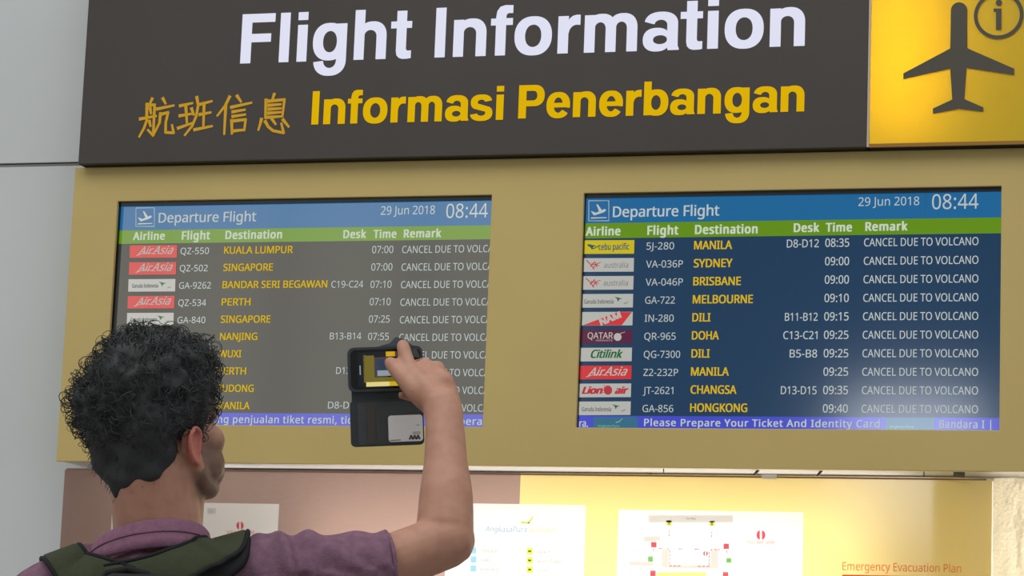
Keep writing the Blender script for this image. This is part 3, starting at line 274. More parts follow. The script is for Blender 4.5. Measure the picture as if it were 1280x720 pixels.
# ------------------------------------------------------------------ header sign
YH = -.04
M_face = mat('charcoal_sign_face', (63, 57, 54), .45, .35, var=.07, vscale=3)
M_hous = mat('sign_housing', (42, 40, 38), .5)
M_white = glow('white_lit_letters', (228, 230, 248), .93)
M_yel = glow('yellow_lit_letters', (222, 178, 8), .95)
M_zh = glow('amber_letters', (192, 146, 22), .9)
x0 = unp(97.5, 205, YH).x; z0 = unp(97.5, 205, YH).z; xd = unp(1086, 150, YH).x; x1 = 2.95; z1 = z0+.62
hs = thing('header_sign', ((x0+x1)/2, YH, z0), 'long charcoal header sign reading Flight Information with yellow end panel', 'sign')
bm = bmesh.new()
box(bm, (x0, YH+.004, z0), (x1, YH+.008+.02, z0+.006)); box(bm, (x0, YH+.004, z1-.006), (x1, YB_, z1))
box(bm, (x0, YH+.004, z0), (x0+.006, YB_, z1)); box(bm, (x1-.006, YH+.004, z0), (x1, YB_, z1)); box(bm, (x0, .01, z0), (x1, YB_, z0+.006)); box(bm, (x0,YH+.02,z0),(x1,.02,z0+.006))
box(bm, (xd-.006, YH+.004, z0), (xd, YB_, z1))
obj('housing', bm, hs, [M_hous])
bm = bmesh.new(); box(bm, (x0, YH, z0), (xd-.004, YH+.005, z1), 0, .0015); obj('charcoal_face', bm, hs, [M_face])
bm = bmesh.new(); box(bm, (xd+.001, YH+.002, z0+.001), (x1, YH+.003, z1)); tag(obj('yellow_face', bm, hs, [film('yellow_sign_film', (232, 202, 14), .35, diff=.6)]), 'lit yellow panel with an aeroplane pictogram')
bm = bmesh.new(); box(bm, (xd-.004, YH-.001, z0), (xd+.001, YH+.004, z1)); obj('divider_strip', bm, hs, [mat('pale_divider', (190, 175, 165), .4)])
bm = bmesh.new(); box(bm, (xd+.001, YH-.001, z0-.001), (x1, YH+.003, z0+.0075)); obj('lower_trim', bm, hs, [mat('amber_trim', (150, 104, 12), .4)])
YL = YH-.0012
bm = bmesh.new()
text(bm, 'Flight', 'sign', 300, 79.3, 513, 61, YL, bold=.007); text(bm, 'Information', 'sign', 543, 71.8, 1005.5, 61.5, YL, bold=.007)
tag(obj('english_lettering', bm, hs, [M_white]), 'white lit lettering Flight Information')
bm = bmesh.new()
text(bm, 'Informasi', 'sign', 389, 155.5, 628.5, 41, YL, bold=.012); text(bm, 'Penerbangan', 'sign', 647.5, 148, 1005, 41, YL, bold=.012)
tag(obj('indonesian_lettering', bm, hs, [M_yel]), 'yellow lit lettering Informasi Penerbangan')
bm = bmesh.new()
ZH = [[(185, 80), (165, 125)], [(145, 120), (142, 250), (122, 305), (85, 372)], [(148, 132), (203, 128), (192, 362), (150, 318)], [(168, 152), (176, 196)], [(162, 250), (172, 292)], [(90, 236), (215, 213)],
 [(265, 78), (287, 120)], [(220, 160), (350, 133)], [(248, 192), (240, 265), (192, 362)], [(246, 202), (306, 186), (288, 260), (286, 338), (348, 342), (335, 280)],
 [(395, 136), (492, 115)], [(440, 130), (450, 282)], [(392, 212), (488, 196)], [(380, 306), (488, 268)], [(484, 155), (502, 205)], [(524, 68), (535, 130), (520, 215), (488, 290), (432, 360)], [(545, 125), (640, 100)], [(580, 112), (574, 302)], [(545, 202), (632, 186)], [(505, 318), (642, 290)],
 [(775, 65), (740, 135), (680, 212)], [(745, 130), (733, 352)], [(830, 58), (862, 106)], [(785, 147), (942, 112)], [(795, 182), (892, 165)], [(795, 217), (895, 202)], [(790, 245), (792, 350)], [(795, 252), (896, 240), (886, 325)], [(795, 328), (890, 318)],
 [(1115, 45), (1098, 95)], [(1052, 88), (1046, 228)], [(1055, 102), (1192, 88), (1176, 218)], [(1070, 132), (1165, 124)], [(1070, 162), (1165, 155)], [(1066, 192), (1165, 184)], [(1050, 224), (1176, 216)], [(1017, 235), (1008, 272), (993, 320)], [(1045, 253), (1068, 295), (1105, 325), (1186, 342), (1168, 268)], [(1095, 232), (1125, 277)], [(1180, 240), (1225, 296)]]
bm.free()
for c0, c1 in ((0, 370), (370, 660), (660, 960), (960, 1300)):
    bm = bmesh.new()
    for st in ZH:
        if c0 <= sum(a for a, b in st)/len(st) < c1: stroke(bm, [(160+a/6.095, 110+b/6.095) for a, b in st], .0078, YL)
    obj('chinese_character', bm, hs, [M_zh])
bm = bmesh.new(); M_pic = mat('pictogram_black', (66, 62, 50), .5)
zp = lambda pts: [(1080+a/3.6, b/3.6) for a, b in pts]
nose = [(428+37*math.sin(a), 47-37*math.cos(a)) for a in [math.pi/2-k*math.pi/12 for k in range(13)]]
pl = nose+[(388, 218), (177, 330), (177, 357), (388, 310), (397, 448), (310, 488), (310, 513), (428, 490), (537, 503), (537, 483), (452, 446), (462, 306), (676, 337), (676, 309), (465, 217)]
pp = [unp(u, v, YL) for u, v in zp(pl)]
vs = [bm.verts.new((p.x, YL, p.z)) for p in pp]
for t in tessellate_polygon([[Vector((p.x, p.z, 0)) for p in pp]]): bm.faces.new([vs[i] for i in t])
obj('aeroplane_pictogram', bm, hs, [M_pic])
bm = bmesh.new(); n = 48
cpt = unp(1248.3, 18.9, YL); ro = .0585; ri = .0497
a = [bm.verts.new((cpt.x+ro*math.cos(k*2*math.pi/n), YL, cpt.z+ro*math.sin(k*2*math.pi/n))) for k in range(n)]
b = [bm.verts.new((cpt.x+ri*math.cos(k*2*math.pi/n), YL, cpt.z+ri*math.sin(k*2*math.pi/n))) for k in range(n)]
for k in range(n): bm.faces.new((a[k], a[(k+1) % n], b[(k+1) % n], b[k]))
pxpoly(bm, zp([(583, 38), (618, 38), (618, 134), (594, 134), (594, 53), (583, 53)]), YL)
pxpoly(bm, zp([(607+14*math.cos(k*math.pi/8), 12+14*math.sin(k*math.pi/8)) for k in range(16)]), YL)
obj('information_symbol', bm, hs, [M_pic])

# ------------------------------------------------------------------ gold display cabinet
XL0, XL1, XR0, XR1 = 0.0, 1.011, 1.248, 2.268
ZO0, ZO1 = 1.95, 2.532
GX0, GX1, GZ0, GZ1 = -.126, 2.95, 1.8535, z0-.001
M_gold = mat('gold_painted_panel', (197, 174, 110), .5, .35, var=.035, vscale=2.5, bump=.03, bscale=30)
cab = thing('display_cabinet', ((GX0+GX1)/2, .0, GZ0), 'wide gold painted cabinet framing the two flight displays', 'cabinet')
bm = bmesh.new()
xs = [GX0, XL0, XL1, XR0, XR1, GX1]; zz = [GZ0, ZO0, ZO1, GZ1]
V = {}
for i, x in enumerate(xs):
    for j, z in enumerate(zz): V[i, j] = bm.verts.new((x, 0, z))
for i in range(5):
    for j in range(3):
        if j == 1 and i in (1, 3): continue
        bm.faces.new((V[i, j], V[i+1, j], V[i+1, j+1], V[i, j+1]))
r = bmesh.ops.extrude_face_region(bm, geom=bm.faces[:])
for g in r['geom']:
    if isinstance(g, bmesh.types.BMVert): g.co.y += .012
bmesh.ops.recalc_face_normals(bm, faces=bm.faces[:])
front = obj('front_panel', bm, cab, [M_gold])
bv = front.modifiers.new('bevel', 'BEVEL'); bv.width = .0015; bv.segments = 2; bv.limit_method = 'ANGLE'
M_pale = mat('pale_inner_metal', (215, 212, 208), .5)
boxo('underside_panel', (GX0+.006, .012, GZ0+.002), (GX1, YB_, GZ0+.006), M_pale, cab)
boxo('side_panel', (GX0+.004, .012, GZ0+.006), (GX0+.01, YB_, GZ1), M_gold, cab)
boxo('side_panel', (GX1-.01, .012, GZ0+.006), (GX1, YB_, GZ1), M_gold, cab)
boxo('top_panel', (GX0+.01, .024, GZ1-.008), (GX1-.01, YB_, GZ1-.002), M_gold, cab)

# ------------------------------------------------------------------ the two displays
YS = .022
def scr(name, rgb, es=1.0): return mat(name, (6, 6, 6), .1, .55, emit=rgb, es=es)
S_bg = scr('screen_navy', (30, 58, 86)); S_bgl = scr('screen_navy_veiled', (50, 52, 50))  # left screen's grey reflection veil is mixed into its colour
S_blue = scr('screen_blue_header', (28, 98, 148)); S_green = scr('screen_green_bar', (96, 138, 20)); S_vio = scr('screen_ticker_violet', (66, 74, 190))
S_teal = scr('screen_ticker_teal', (52, 104, 132)); S_edge = mat('display_black_edge', (14, 12, 14), .35)
T_w = scr('screen_white_text', (182, 190, 188)); T_y = scr('screen_yellow_text', (206, 172, 22)); T_h = scr('screen_header_text', (192, 204, 184))
T_dg = scr('tile_pale', (176, 176, 170)); T_red = scr('tile_red', (200, 52, 56)); T_yl = scr('tile_yellow', (196, 178, 20)); T_mar = scr('tile_maroon', (86, 30, 60))
T_green = scr('tile_green_text', (40, 100, 60)); T_grey = scr('tile_grey_text', (110, 110, 112)); T_blue = scr('tile_blue_text', (40, 80, 110)); T_rt = scr('tile_red_text', (176, 50, 60)); T_lg = scr('ticker_green_text', (120, 190, 130))
TM = [T_w, T_y, T_h, T_dg, T_red, T_yl, T_mar, T_green, T_grey, T_blue, T_rt, T_lg]
W_, Y_, H_, PALE, RED, YLW, MAR, GRN, GRY, BLU, RTX, LGR = range(12)

def bird(bm, u, v, s, y, mi):
    pxpoly(bm, [(u-s, v-s*.55), (u+s, v-s*.1), (u-s*.1, v+s*.15)], y, mi); pxpoly(bm, [(u-s*.4, v-.1*s), (u+s*.3, v), (u-s*.1, v+s*.7)], y, mi)
def tile(row, kind, u, v, wpx, hpx):
    """airline tile with its left top corner at (u,v)"""
    y = YS-.0016; yt = y-.0007; bm = bmesh.new()
    base = {'asia': RED, 'cebu': YLW, 'qatar': MAR}.get(kind, PALE)
    pxpoly(bm, [(u, v), (u+wpx, v-.3), (u+wpx-.5, v+hpx-.3), (u-.5, v+hpx)], y, base)
    b = v+hpx
    if kind == 'asia':
        text(bm, 'Air', 'noto', u+wpx*.17, b-4.5, u+wpx*.45, hpx*.6, yt, PALE, .012, .45); text(bm, 'Asia', 'noto', u+wpx*.47, b-4.8, u+wpx*.88, hpx*.64, yt, PALE, .012, .45)
        stroke(bm, [(u+wpx*.14, b-3), (u+wpx*.3, b-6.5), (u+wpx*.55, b-5)], .0016, yt, PALE)
    elif kind == 'cebu':
        text(bm, 'cebu pacific', 'noto', u+wpx*.32, b-5, u+wpx*.9, hpx*.45, yt, BLU, .02)
        bird(bm, u+wpx*.2, v+hpx*.45, 6, yt, BLU); stroke(bm, [(u+wpx*.12, v+hpx*.35), (u+wpx*.22, v+hpx*.62), (u+wpx*.34, v+hpx*.38)], .003, yt, GRN)
    elif kind == 'virgin':
        text(bm, 'australia', 'noto', u+wpx*.43, b-5, u+wpx*.89, hpx*.4, yt, GRY)
        for q in ([(.1, .15), (.2, .55), (.25, .85)], [(.18, .6), (.26, .25), (.3, .7)], [(.22, .75), (.3, .4), (.37, .3)], [(.2, .4), (.34, .55)]):
            stroke(bm, [(u+wpx*a, v+hpx*c) for a, c in q], .0022, yt, RTX)
    elif kind == 'garuda':
        text(bm, 'Garuda Indonesia', 'noto', u+wpx*.07, b-5, u+wpx*.63, hpx*.3, yt, GRY, .03)
        bird(bm, u+wpx*.72, v+hpx*.36, 5, yt, GRN); stroke(bm, [(u+wpx*.83, v+hpx*.7), (u+wpx*.9, v+hpx*.6)], .002, yt, GRY)
    elif kind == 'nam':
        pxpoly(bm, [(u+3, b-.2), (u+wpx*.72, v), (u+wpx-1, v), (u+wpx*.79, b-.4)], yt, RED)
        bm2 = bmesh.new(); text(bm2, 'NAM', 'noto', u+wpx*.38, b-.5, u+wpx*.8, hpx*.48, yt-.0007, PALE, .05)
        c = unp(u+wpx*.42, b-3, yt); R = Matrix.Translation(c) @ Matrix.Rotation(math.radians(-22), 4, 'Y') @ Matrix.Translation(-c)
        bmesh.ops.transform(bm2, matrix=R, verts=bm2.verts[:]); me = bpy.data.meshes.new('x'); bm2.to_mesh(me); bm2.free(); bm.from_mesh(me)
    elif kind == 'qatar':
        text(bm, 'QATAR', 'noto', u+wpx*.15, b-6, u+wpx*.63, hpx*.46, yt, PALE, .01); text(bm, 'AIRWAYS', 'noto', u+wpx*.3, b-2.8, u+wpx*.62, hpx*.12, yt, PALE)
        pxpoly(bm, [(u+wpx*.72+5*math.cos(k*.63), v+hpx*.52+5*math.sin(k*.63)) for k in range(10)], yt, PALE); stroke(bm, [(u+wpx*.7, v+hpx*.5), (u+wpx*.78, v+hpx*.25), (u+wpx*.86, v+hpx*.15)], .0016, yt, PALE)
    elif kind == 'citi':
        text(bm, 'Citilink', 'noto', u+wpx*.2, b-4.5, u+wpx*.8, hpx*.58, yt, GRN, .035, .3)
    elif kind == 'lion':
        text(bm, 'Lion', 'noto', u+wpx*.06, b-4.5, u+wpx*.44, hpx*.5, yt, RTX, .06, .3); text(bm, 'air', 'noto', u+wpx*.68, b-4.5, u+wpx*.92, hpx*.5, yt, RTX, .06, .3)
        pxpoly(bm, [(u+wpx*.56+5.4*math.cos(k*.63), v+hpx*.48+6*math.sin(k*.63)) for k in range(10)], yt, RTX)
        for k in range(4): stroke(bm, [(u+wpx*.48-k, v+2+3*k), (u+wpx*.53, v+4+2.5*k)], .0014, yt, RTX)
    o = obj('airline_tile', bm, row, TM)
    return o

def display(name, label, xa, xb_, vis, rows, hdr):
    th = thing(name, ((xa+xb_)/2, YS, ZO0), label, 'screen', 'flight displays in the gold cabinet')
    bm = bmesh.new(); box(bm, (xa-.014, YS+.002, ZO0-.016), (xb_+.014, YS+.045, ZO1+.016), 0, .002); obj('display_body', bm, th, [S_edge])
    bm = bmesh.new()   # recess lining
    box(bm, (vis[0]-.003, .013, ZO1-.0095), (vis[1]+.003, YS+.003, ZO1+.0035)); box(bm, (vis[0]-.003, .013, ZO0-.003), (vis[0]+.0015, YS+.003, ZO1+.0035)); box(bm, (vis[1]-.001, .013, ZO0-.003), (vis[1]+.003, YS+.003, ZO1+.0035))
    obj('bezel', bm, th, [S_edge])
    zt = ZO1-.0095; zg1 = unp(hdr['u'], hdr['g1'], YS).z; zg0 = unp(hdr['u'], hdr['g0'], YS).z; zk = unp(hdr['u2'], hdr['k'], YS).z
    def strip(nm, z0, z1, m, x0=xa, x1=xb_):
        bm = bmesh.new(); box(bm, (x0, YS-.0004, z0), (x1, YS+.002, z1)); return obj(nm, bm, th, [m])
    strip('header_band', zg1, zt, S_blue); strip('column_title_bar', zg0, zg1, S_green); 
    ed = [zg0]+[unp(hdr['ru'], hdr['r0']+hdr['rs']*i, YS).z for i in range(1, 10)]+[zk]
    rw = [strip('departure_row', ed[i+1], ed[i], hdr['bg']) for i in range(10)]
    tk = strip('ticker_band', ZO0, zk, S_vio)
    return th, tk, rw

R_, rt_, RROW = display('flight_display', 'right flight display in gold cabinet, blue screen with MANILA row first', XR0-.004, XR1+.004, (XR0, XR1), None, dict(u=760, g1=278.8, g0=297.8, u2=900, k=520.5, bg=S_bg, ru=868, r0=296.2, rs=22.55))
L_, lt_, LROW = display('flight_display', 'left flight display in gold cabinet, greyed screen partly behind the man', XL0-.002, XL1+.075, (XL0, XL1), None, dict(u=300, g1=286, g0=303, u2=330, k=516.5, bg=S_bgl, ru=280, r0=302.6, rs=21.56))
L_.name = 'flight_display.001'
YT = YS-.0016
def icon(th, u, v, s, band):
    bm = bmesh.new()
    c = [(u-s, v-s), (u+s, v-s*1.02), (u+s, v+s), (u-s, v+s)]
    for i in range(4): stroke(bm, [c[i], c[(i+1) % 4]], .0014, YT, W_)
    stroke(bm, [(u-s*.75, v+s*.72), (u+s*.75, v+s*.68)], .0028, YT, W_)
    pxpoly(bm, [(u-s*.8, v-.0*s), (u-s*.3, v+s*.2), (u+s*.6, v-s*.2), (u+s*.75, v-s*.05), (u+s*.5, v+s*.15), (u-s*.4, v+s*.45), (u-s*.55, v+s*.4)], YT, W_)
    pxpoly(bm, [(u-s*.25, v-s*.65), (u-s*.1, v-s*.65), (u+s*.35, v-.0*s), (u+s*.05, v+s*.12)], YT, W_)
    obj('take_off_icon', bm, th, TM)
icon(R_, 748.5, 263.5, 12.5, None); icon(L_, 181.5, 271.5, 11.5, None)
def line(parent, name, items):
    for it in items:
        nm = name
        if name == 'cells': nm = it[-1]; it = it[:-1]
        bm = bmesh.new(); text(bm, *it[:6], YT, *it[6:]); obj(nm, bm, parent, TM)
NB = .022
# right display
line(R_, 'title_text', [('Departure Flight', 'noto', 766, 271.3, 899, 13, W_, .014)])
line(R_, 'date_text', [('29 Jun 2018', 'noto', 1073, 257.5, 1149, 10.6, W_, 0), ('08:44', 'noto', 1165, 261.5, 1223, 18.5, W_, 0)])
hb = .04
line(R_, 'column_title', [('Airline', 'noto', 732, 294.5, 775.5, 10.5, H_, hb, 0, .06), ('Flight', 'noto', 809, 293.5, 848, 11, H_, hb, 0, .06), ('Destination', 'noto', 868.5, 292.5, 947, 11, H_, hb, 0, .06),
     ('Desk', 'noto', 992, 290, 1024, 10.5, H_, hb, 0, .06), ('Time', 'noto', 1032, 289.5, 1065, 10.5, H_, hb, 0, .06), ('Remark', 'noto', 1081.5, 288.5, 1134.5, 10.5, H_, hb, 0, .06)])
RR = [('cebu', '5J-280', 842.5, 'MANILA', 915, 'D8-D12', '08:35'), ('virgin', 'VA-036P', 853.5, 'SYDNEY', 915.5, '', '09:00'), ('virgin', 'VA-046P', 853.5, 'BRISBANE', 926, '', '09:00'), ('garuda', 'GA-722', 843.5, 'MELBOURNE', 941, '', '09:10'),
      ('nam', 'IN-280', 842, 'DILI', 888, 'B11-B12', '09:15'), ('qatar', 'QR-965', 844.5, 'DOHA', 898.5, 'C13-C21', '09:25'), ('citi', 'QG-7300', 850, 'DILI', 887, 'B5-B8', '09:25'), ('asia', 'Z2-232P', 847.5, 'MANILA', 911, '', '09:25'), ('lion', 'JT-2621', 841.5, 'CHANGSA', 920.5, 'D13-D15', '09:35'), ('garuda', 'GA-856', 841.5, 'HONGKONG', 934, '', '09:40')]
DW = {'D8-D12': 983.5, 'B11-B12': 981, 'C13-C21': 979, 'B5-B8': 987, 'D13-D15': 976}
for i, (lg, fl, fu1, de, du1, dk, tm) in enumerate(RR):
    v = 312.0+22.55*i; k = i/9
    its = [(fl, 'noto', 808-5*k, v, fu1, 8.8, W_, 0, 'flight_number'), (de, 'noto', 867.5-5*k, v-.4, du1, 10.2, Y_, NB, 'destination'),
           (tm, 'noto', 1031.5-3*k, 308.6+23.0*i, 1061.5-1.8*k, 10.2, W_, .006, 'departure_time'), ('CANCEL DUE TO VOLCANO', 'noto', 1080-3*k, 307.9+23.1*i, 1223-.5*k, 9.8, W_, .004, 'remark')]
    if dk: its.append((dk, 'noto', DW[dk], 309.4+22.9*i, 1023.5-3.2*k, 9.8, W_, .004, 'desk_numbers'))
    row = RROW[i]; line(row, 'cells', its)
    tile(row, lg, 727-4.5*k, 300.4+22.4*i, 66, 17)
line(rt_, 'ticker_text', [('ra.', 'noto', 724, 533.5, 735, 9, W_, .02), ('Please Prepare Your Ticket And Identity Card', 'noto', 805, 532.4, 1100, 8.8, W_, .02, 0, .05), ('Bandara I |', 'noto', 1174, 535, 1239, 9.6, W_, .02, 0, .05),
     ('Angkasa Pura', 'noto', 747, 533.5, 774, 2.6, LGR, 0), ('Angkasa Pura', 'noto', 1112, 534.5, 1142, 2.6, LGR, 0)])
bm = bmesh.new()
pxpoly(bm, [(742, 521.5), (797, 521.2), (797, 536.4), (742, 536.4)], YT+.0006, 0); obj('ticker_logo_patch', bm, rt_, [S_teal]); bm = bmesh.new(); pxpoly(bm, [(1107, 522), (1168, 522), (1168, 537.2), (1107, 537.2)], YT+.0006, 0); obj('ticker_logo_patch', bm, rt_, [S_teal])
pass
bm = bmesh.new(); stroke(bm, [(770, 528), (774, 527), (778, 523)], .0018, YT, LGR); obj('ticker_logo', bm, rt_, TM)
bm = bmesh.new(); stroke(bm, [(1157.5, 241), (1157, 268)], .0009, YT, BLU); obj('date_divider', bm, R_, TM)
# left display
line(L_, 'title_text', [('Departure Flight', 'noto', 198, 278.3, 320, 12, W_, .014)])
line(L_, 'date_text', [('29 Jun 2018', 'noto', 476, 268.5, 543.5, 10.5, W_, 0), ('08:44', 'noto', 557.5, 272.5, 609.5, 17.5, W_, 0)])
line(L_, 'column_title', [('Airline', 'noto', 166, 300, 206, 9.5, H_, hb, 0, .06), ('Flight', 'noto', 227, 299.5, 262.5, 10, H_, hb, 0, .06), ('Destination', 'noto', 281.5, 298.8, 352.5, 10, H_, hb, 0, .06),
     ('Desk', 'noto', 429, 297.7, 457.5, 9.8, H_, hb, 0, .06), ('Time', 'noto', 466.5, 297.5, 495.5, 9.8, H_, hb, 0, .06), ('Remark', 'noto', 504.5, 296.9, 551.5, 9.8, H_, hb, 0, .06)])
LR = [('asia', 'QZ-550', 261, 'KUALA LUMPUR', 366, '', '07:00'), ('asia', 'QZ-502', 259.5, 'SINGAPORE', 341, '', '07:00'), ('garuda', 'GA-9262', 263.5, 'BANDAR SERI BEGAWAN', 409, 'C19-C24', '07:10'), ('asia', 'QZ-534', 257.5, 'PERTH', 313, '', '07:10'),
      ('garuda', 'GA-840', 256.5, 'SINGAPORE', 338, '', '07:25'), ('asia', '', 0, 'NANJING', 321.5, 'B13-B14', '07:55'), ('', '', 0, 'WUXI', 301.5, '', ''), ('', '', 0, 'PERTH', 307.5, 'D13', ''), ('', '', 0, 'PUDONG', 317, '', ''), ('', '', 0, 'MANILA', 312, 'D8-D12', '')]
for i, (lg, fl, fu1, de, du1, dk, tm) in enumerate(LR):
    v = 317.4+21.56*i; k = i/9
    its = [(de, 'noto', 280-9.5*k, v-.2, du1, 8.8, Y_, NB-.004, 'destination'), ('CANCEL DUE TO VOLCANO', 'noto', 502.5-6.5*k, 316.4+21.95*i, 632-6.5*k, 8.9, W_, .004, 'remark')]
    if fl: its.append((fl, 'noto', 225.5-8.5*k, v+.4, fu1, 8, W_, 0, 'flight_number'))
    if tm: its.append((tm, 'noto', 465-9*k, 316.5+21.7*i, 491.5-10*k, 8.9, W_, .004, 'departure_time'))
    if dk: its.append((dk, 'noto', 414-.6*(i-2) if i != 7 else 420, v-.9, {2: 454, 5: 451.5, 7: 438, 9: 450}[i], 8.4, W_, .004, 'desk_numbers'))
    row = LROW[i]; line(row, 'cells', its)
    if lg: tile(row, lg, 162.5-8*k, 306.8+21.1*i, 59-1.5*k, 15.6)
line(lt_, 'ticker_text', [('ng penjualan tiket resmi, tidak', 'noto', 272, 528.5, 456, 9, W_, .02, 0, .04), ('peran', 'noto', 574, 531, 611, 9, W_, .02, 0, .04)])
for o in (R_, L_): pass

# ------------------------------------------------------------------ notice lightbox below
YB = -.005
bz1 = unp(640, 591.8, YB).z; bx0 = unp(74, 600, YB).x; bx1 = unp(1238, 640, YB).x; bz0 = .95
nb = thing('notice_lightbox', ((bx0+bx1)/2, YB, bz0), 'backlit notice board, brown on the left and yellow on the right, under gold cabinet', 'board')
F_br = film('brown_film', (176, 146, 134), .2, .25, .3); F_ye = film('yellow_film', (250, 226, 150), .13, .012, .3)
xm = unp(650, 615, YB).x
POST = [(141, 627, 349, 629), (560, 629, 732.5, 631), (773.5, 637, 1004.5, 641)]; PZ0 = 1.15
PRC = [(unp(a, b, YB).x, unp(c, d, YB).x, PZ0, unp(a, b, YB).z) for a, b, c, d in POST]
def sheet(name, x0, x1, m, curl0=0, curl1=0):
    bm = bmesh.new(); bm_pts = sorted({x0+(x1-x0)*k/40 for k in range(41)} | {x for r in PRC for x in r[:2] if x0 < x < x1}); prev = None
    zsn = sorted({r[3] for r in PRC} | {bz0, PZ0})
    for x in bm_pts:
        d = 0
        if curl0 and x < x0+curl0: t = 1-(x-x0)/curl0; d = t*t*.03
        if curl1 and x > x1-curl1: t = (x-(x1-curl1))/curl1; d = t*t*.03
        z1 = unp(75+(x-bx0)/(bx1-bx0)*1163, 585.3+(x-bx0)/(bx1-bx0)*12, YB).z
        cur = (x, [bm.verts.new((x, YB+d, z)) for z in zsn+[z1]])
        if prev:
            xm_ = (prev[0]+x)/2
            for k in range(len(zsn)):
                za = zsn[k]; zb_ = (zsn+[9])[k+1]
                if any(r[0] < xm_ < r[1] and za >= r[2]-1e-6 and zb_ <= r[3]+1e-6 for r in PRC): continue
                bm.faces.new((prev[1][k], cur[1][k], cur[1][k+1], prev[1][k+1]))
        prev = cur
    return obj(name, bm, nb, [m], True)
tag(sheet('brown_face', bx0, xm, F_br, .22, 0), 'mauve brown section'); tag(sheet('yellow_face', xm, bx1, F_ye, 0, .12), 'pale yellow section')
bm = bmesh.new()
M_in = mat('lightbox_white_inside', (235, 232, 225), .7)
box(bm, (bx0+.004, .125, bz0), (bx1-.004, .13, bz1)); box(bm, (bx0, .03, bz0), (bx0+.004, .13, bz1)); box(bm, (bx1-.004, .03, bz0), (bx1, .13, bz1)); box(bm, (bx0, 0, bz0-.004), (bx1, .13, bz0))
obj('box_housing', bm, nb, [M_in])
bm = bmesh.new(); box(bm, (bx0+.02, YB-.0015, bz1-.0035), (bx1-.01, YB+.003, bz1)); obj('top_edge_trim', bm, nb, [mat('brown_edge_trim', (120, 78, 52), .4)])
bm = bmesh.new(); M_redt = film('coral_print', (245, 140, 100), .4, 0, .1)
text(bm, 'Emergency Evacuation Plan', 'noto', 1053, 712.5, 1201.5, 10, YB-.002, 0, 0)
box(bm, (unp(1053, 719, YB).x, YB-.0022, unp(1053, 720.6, YB).z), (unp(1205, 719, YB).x, YB-.002, unp(1053, 718.3, YB).z))
obj('evacuation_lettering', bm, nb, [M_redt])
# crinkled clear film wrapped over the next board at the right; backlight stands in for reflections
fx0 = bx1+.004; fx1 = 2.75
bm = bmesh.new(); nx, nz = 120, 120; G = {}
for i in range(nx+1):
    for j in range(nz+1):
        x = fx0+(fx1-fx0)*i/nx; z = bz0+(bz1+.004-bz0)*j/nz
        d = .006*noise.noise(Vector((x*38, 0, z*14)))+.0022*noise.noise(Vector((x*120, 3, z*60)))
        e = min(1, (i/nx)*7)
        G[i, j] = bm.verts.new((x, YB+.026*(1-e)**2+d, z))
for i in range(nx):
    for j in range(nz): bm.faces.new((G[i, j], G[i+1, j], G[i+1, j+1], G[i, j+1]))
fo = obj('wrapped_board', bm, None, [film('crinkled_film', (240, 226, 196), .16, 1.0, .45)], True)
tag(fo, 'board wrapped in crinkled glossy film at the right end below cabinet', 'board')


# posters on the lightbox
YP = YB-.0005; YPT = YP-.0012
F_wh = film('poster_paper', (240, 237, 233), .5, 0, .3)
PR = [film('print_'+n, c, .6, 0, .12) for n, c in (('grey', (205, 203, 201)), ('rose', (236, 92, 110)), ('blue', (120, 168, 215)), ('lime', (222, 236, 90)), ('dark', (112, 110, 108)), ('pale', (226, 224, 222)), ('green', (140, 215, 125)), ('sky', (165, 220, 245)), ('palelime', (226, 238, 150)))]
g_, r_, bl_, li_, dk_, pa_, gr_, sk_, pl_ = range(9)
def poster(name, label, ua, va, ub, vb):
    a = unp(ua, va, YB); b = unp(ub, vb, YB); z0 = PZ0
    t = thing(name, ((a.x+b.x)/2, YP, z0), label, 'poster')
    bm = bmesh.new(); bm.faces.new([bm.verts.new((x, YB-.0004, z)) for x, z in ((a.x-.0005, z0-.0005), (b.x+.0005, z0-.0005), (b.x+.0005, a.z+.0005), (a.x-.0005, a.z+.0005))]); obj('paper_sheet', bm, t, [F_wh])
    return t
def tag_marks(bm, t, mats): return tag(obj('printed_marks', bm, t, mats), kind='stuff')
def yah(bm, u, v, s):
    for sd in (-1, 1):
        pxpoly(bm, [(u+sd*s*.24, v-s*1.05), (u+sd*s*.6, v-s*.92), (u+sd*s*.9, v-s*.5), (u+sd*s, v), (u+sd*s*.9, v+s*.5), (u+sd*s*.6, v+s*.92), (u+sd*s*.24, v+s*1.05)], YPT, r_)
p1 = poster('notice_poster', 'white map poster on the brown board, right behind the man\'s neck', 141, 627, 349, 629)
bm = bmesh.new(); yah(bm, 300, 657, 4.6); text(bm, 'YOU ARE HERE', 'noto', 283, 667.5, 318, 4.2, YPT, r_)
pxpoly(bm, [(259, 635), (270, 635), (270, 642), (259, 642)], YPT, pa_); tag_marks(bm, p1, PR)
p2 = poster('notice_poster', 'white legend poster with blue company name across brown and yellow sections', 560, 629, 732.5, 631)
bm = bmesh.new()
text(bm, 'AngkasaPura', 'noto', 606.5, 664.5, 658, 7, YPT, bl_, 0, .15); text(bm, 'AIRPORTS', 'noto', 661, 665.5, 697, 5.5, YPT, pl_, 0, .15)
stroke(bm, [(652, 653), (661, 653.5), (666, 646)], .0045, YPT, li_); stroke(bm, [(661, 645), (672, 641.5)], .0014, YPT, pa_)
for i, (t_, e_) in enumerate((('Information', 622), ('Toilets', 612), ('Nursery Room', 625))):
    text(bm, t_, 'noto', 599, 690.5+11.3*i, e_, 4, YPT, dk_, 0, .2); v = 684+11.3*i; pxpoly(bm, [(588, v), (595.5, v), (595.5, v+8), (588, v+8)], YPT, sk_)
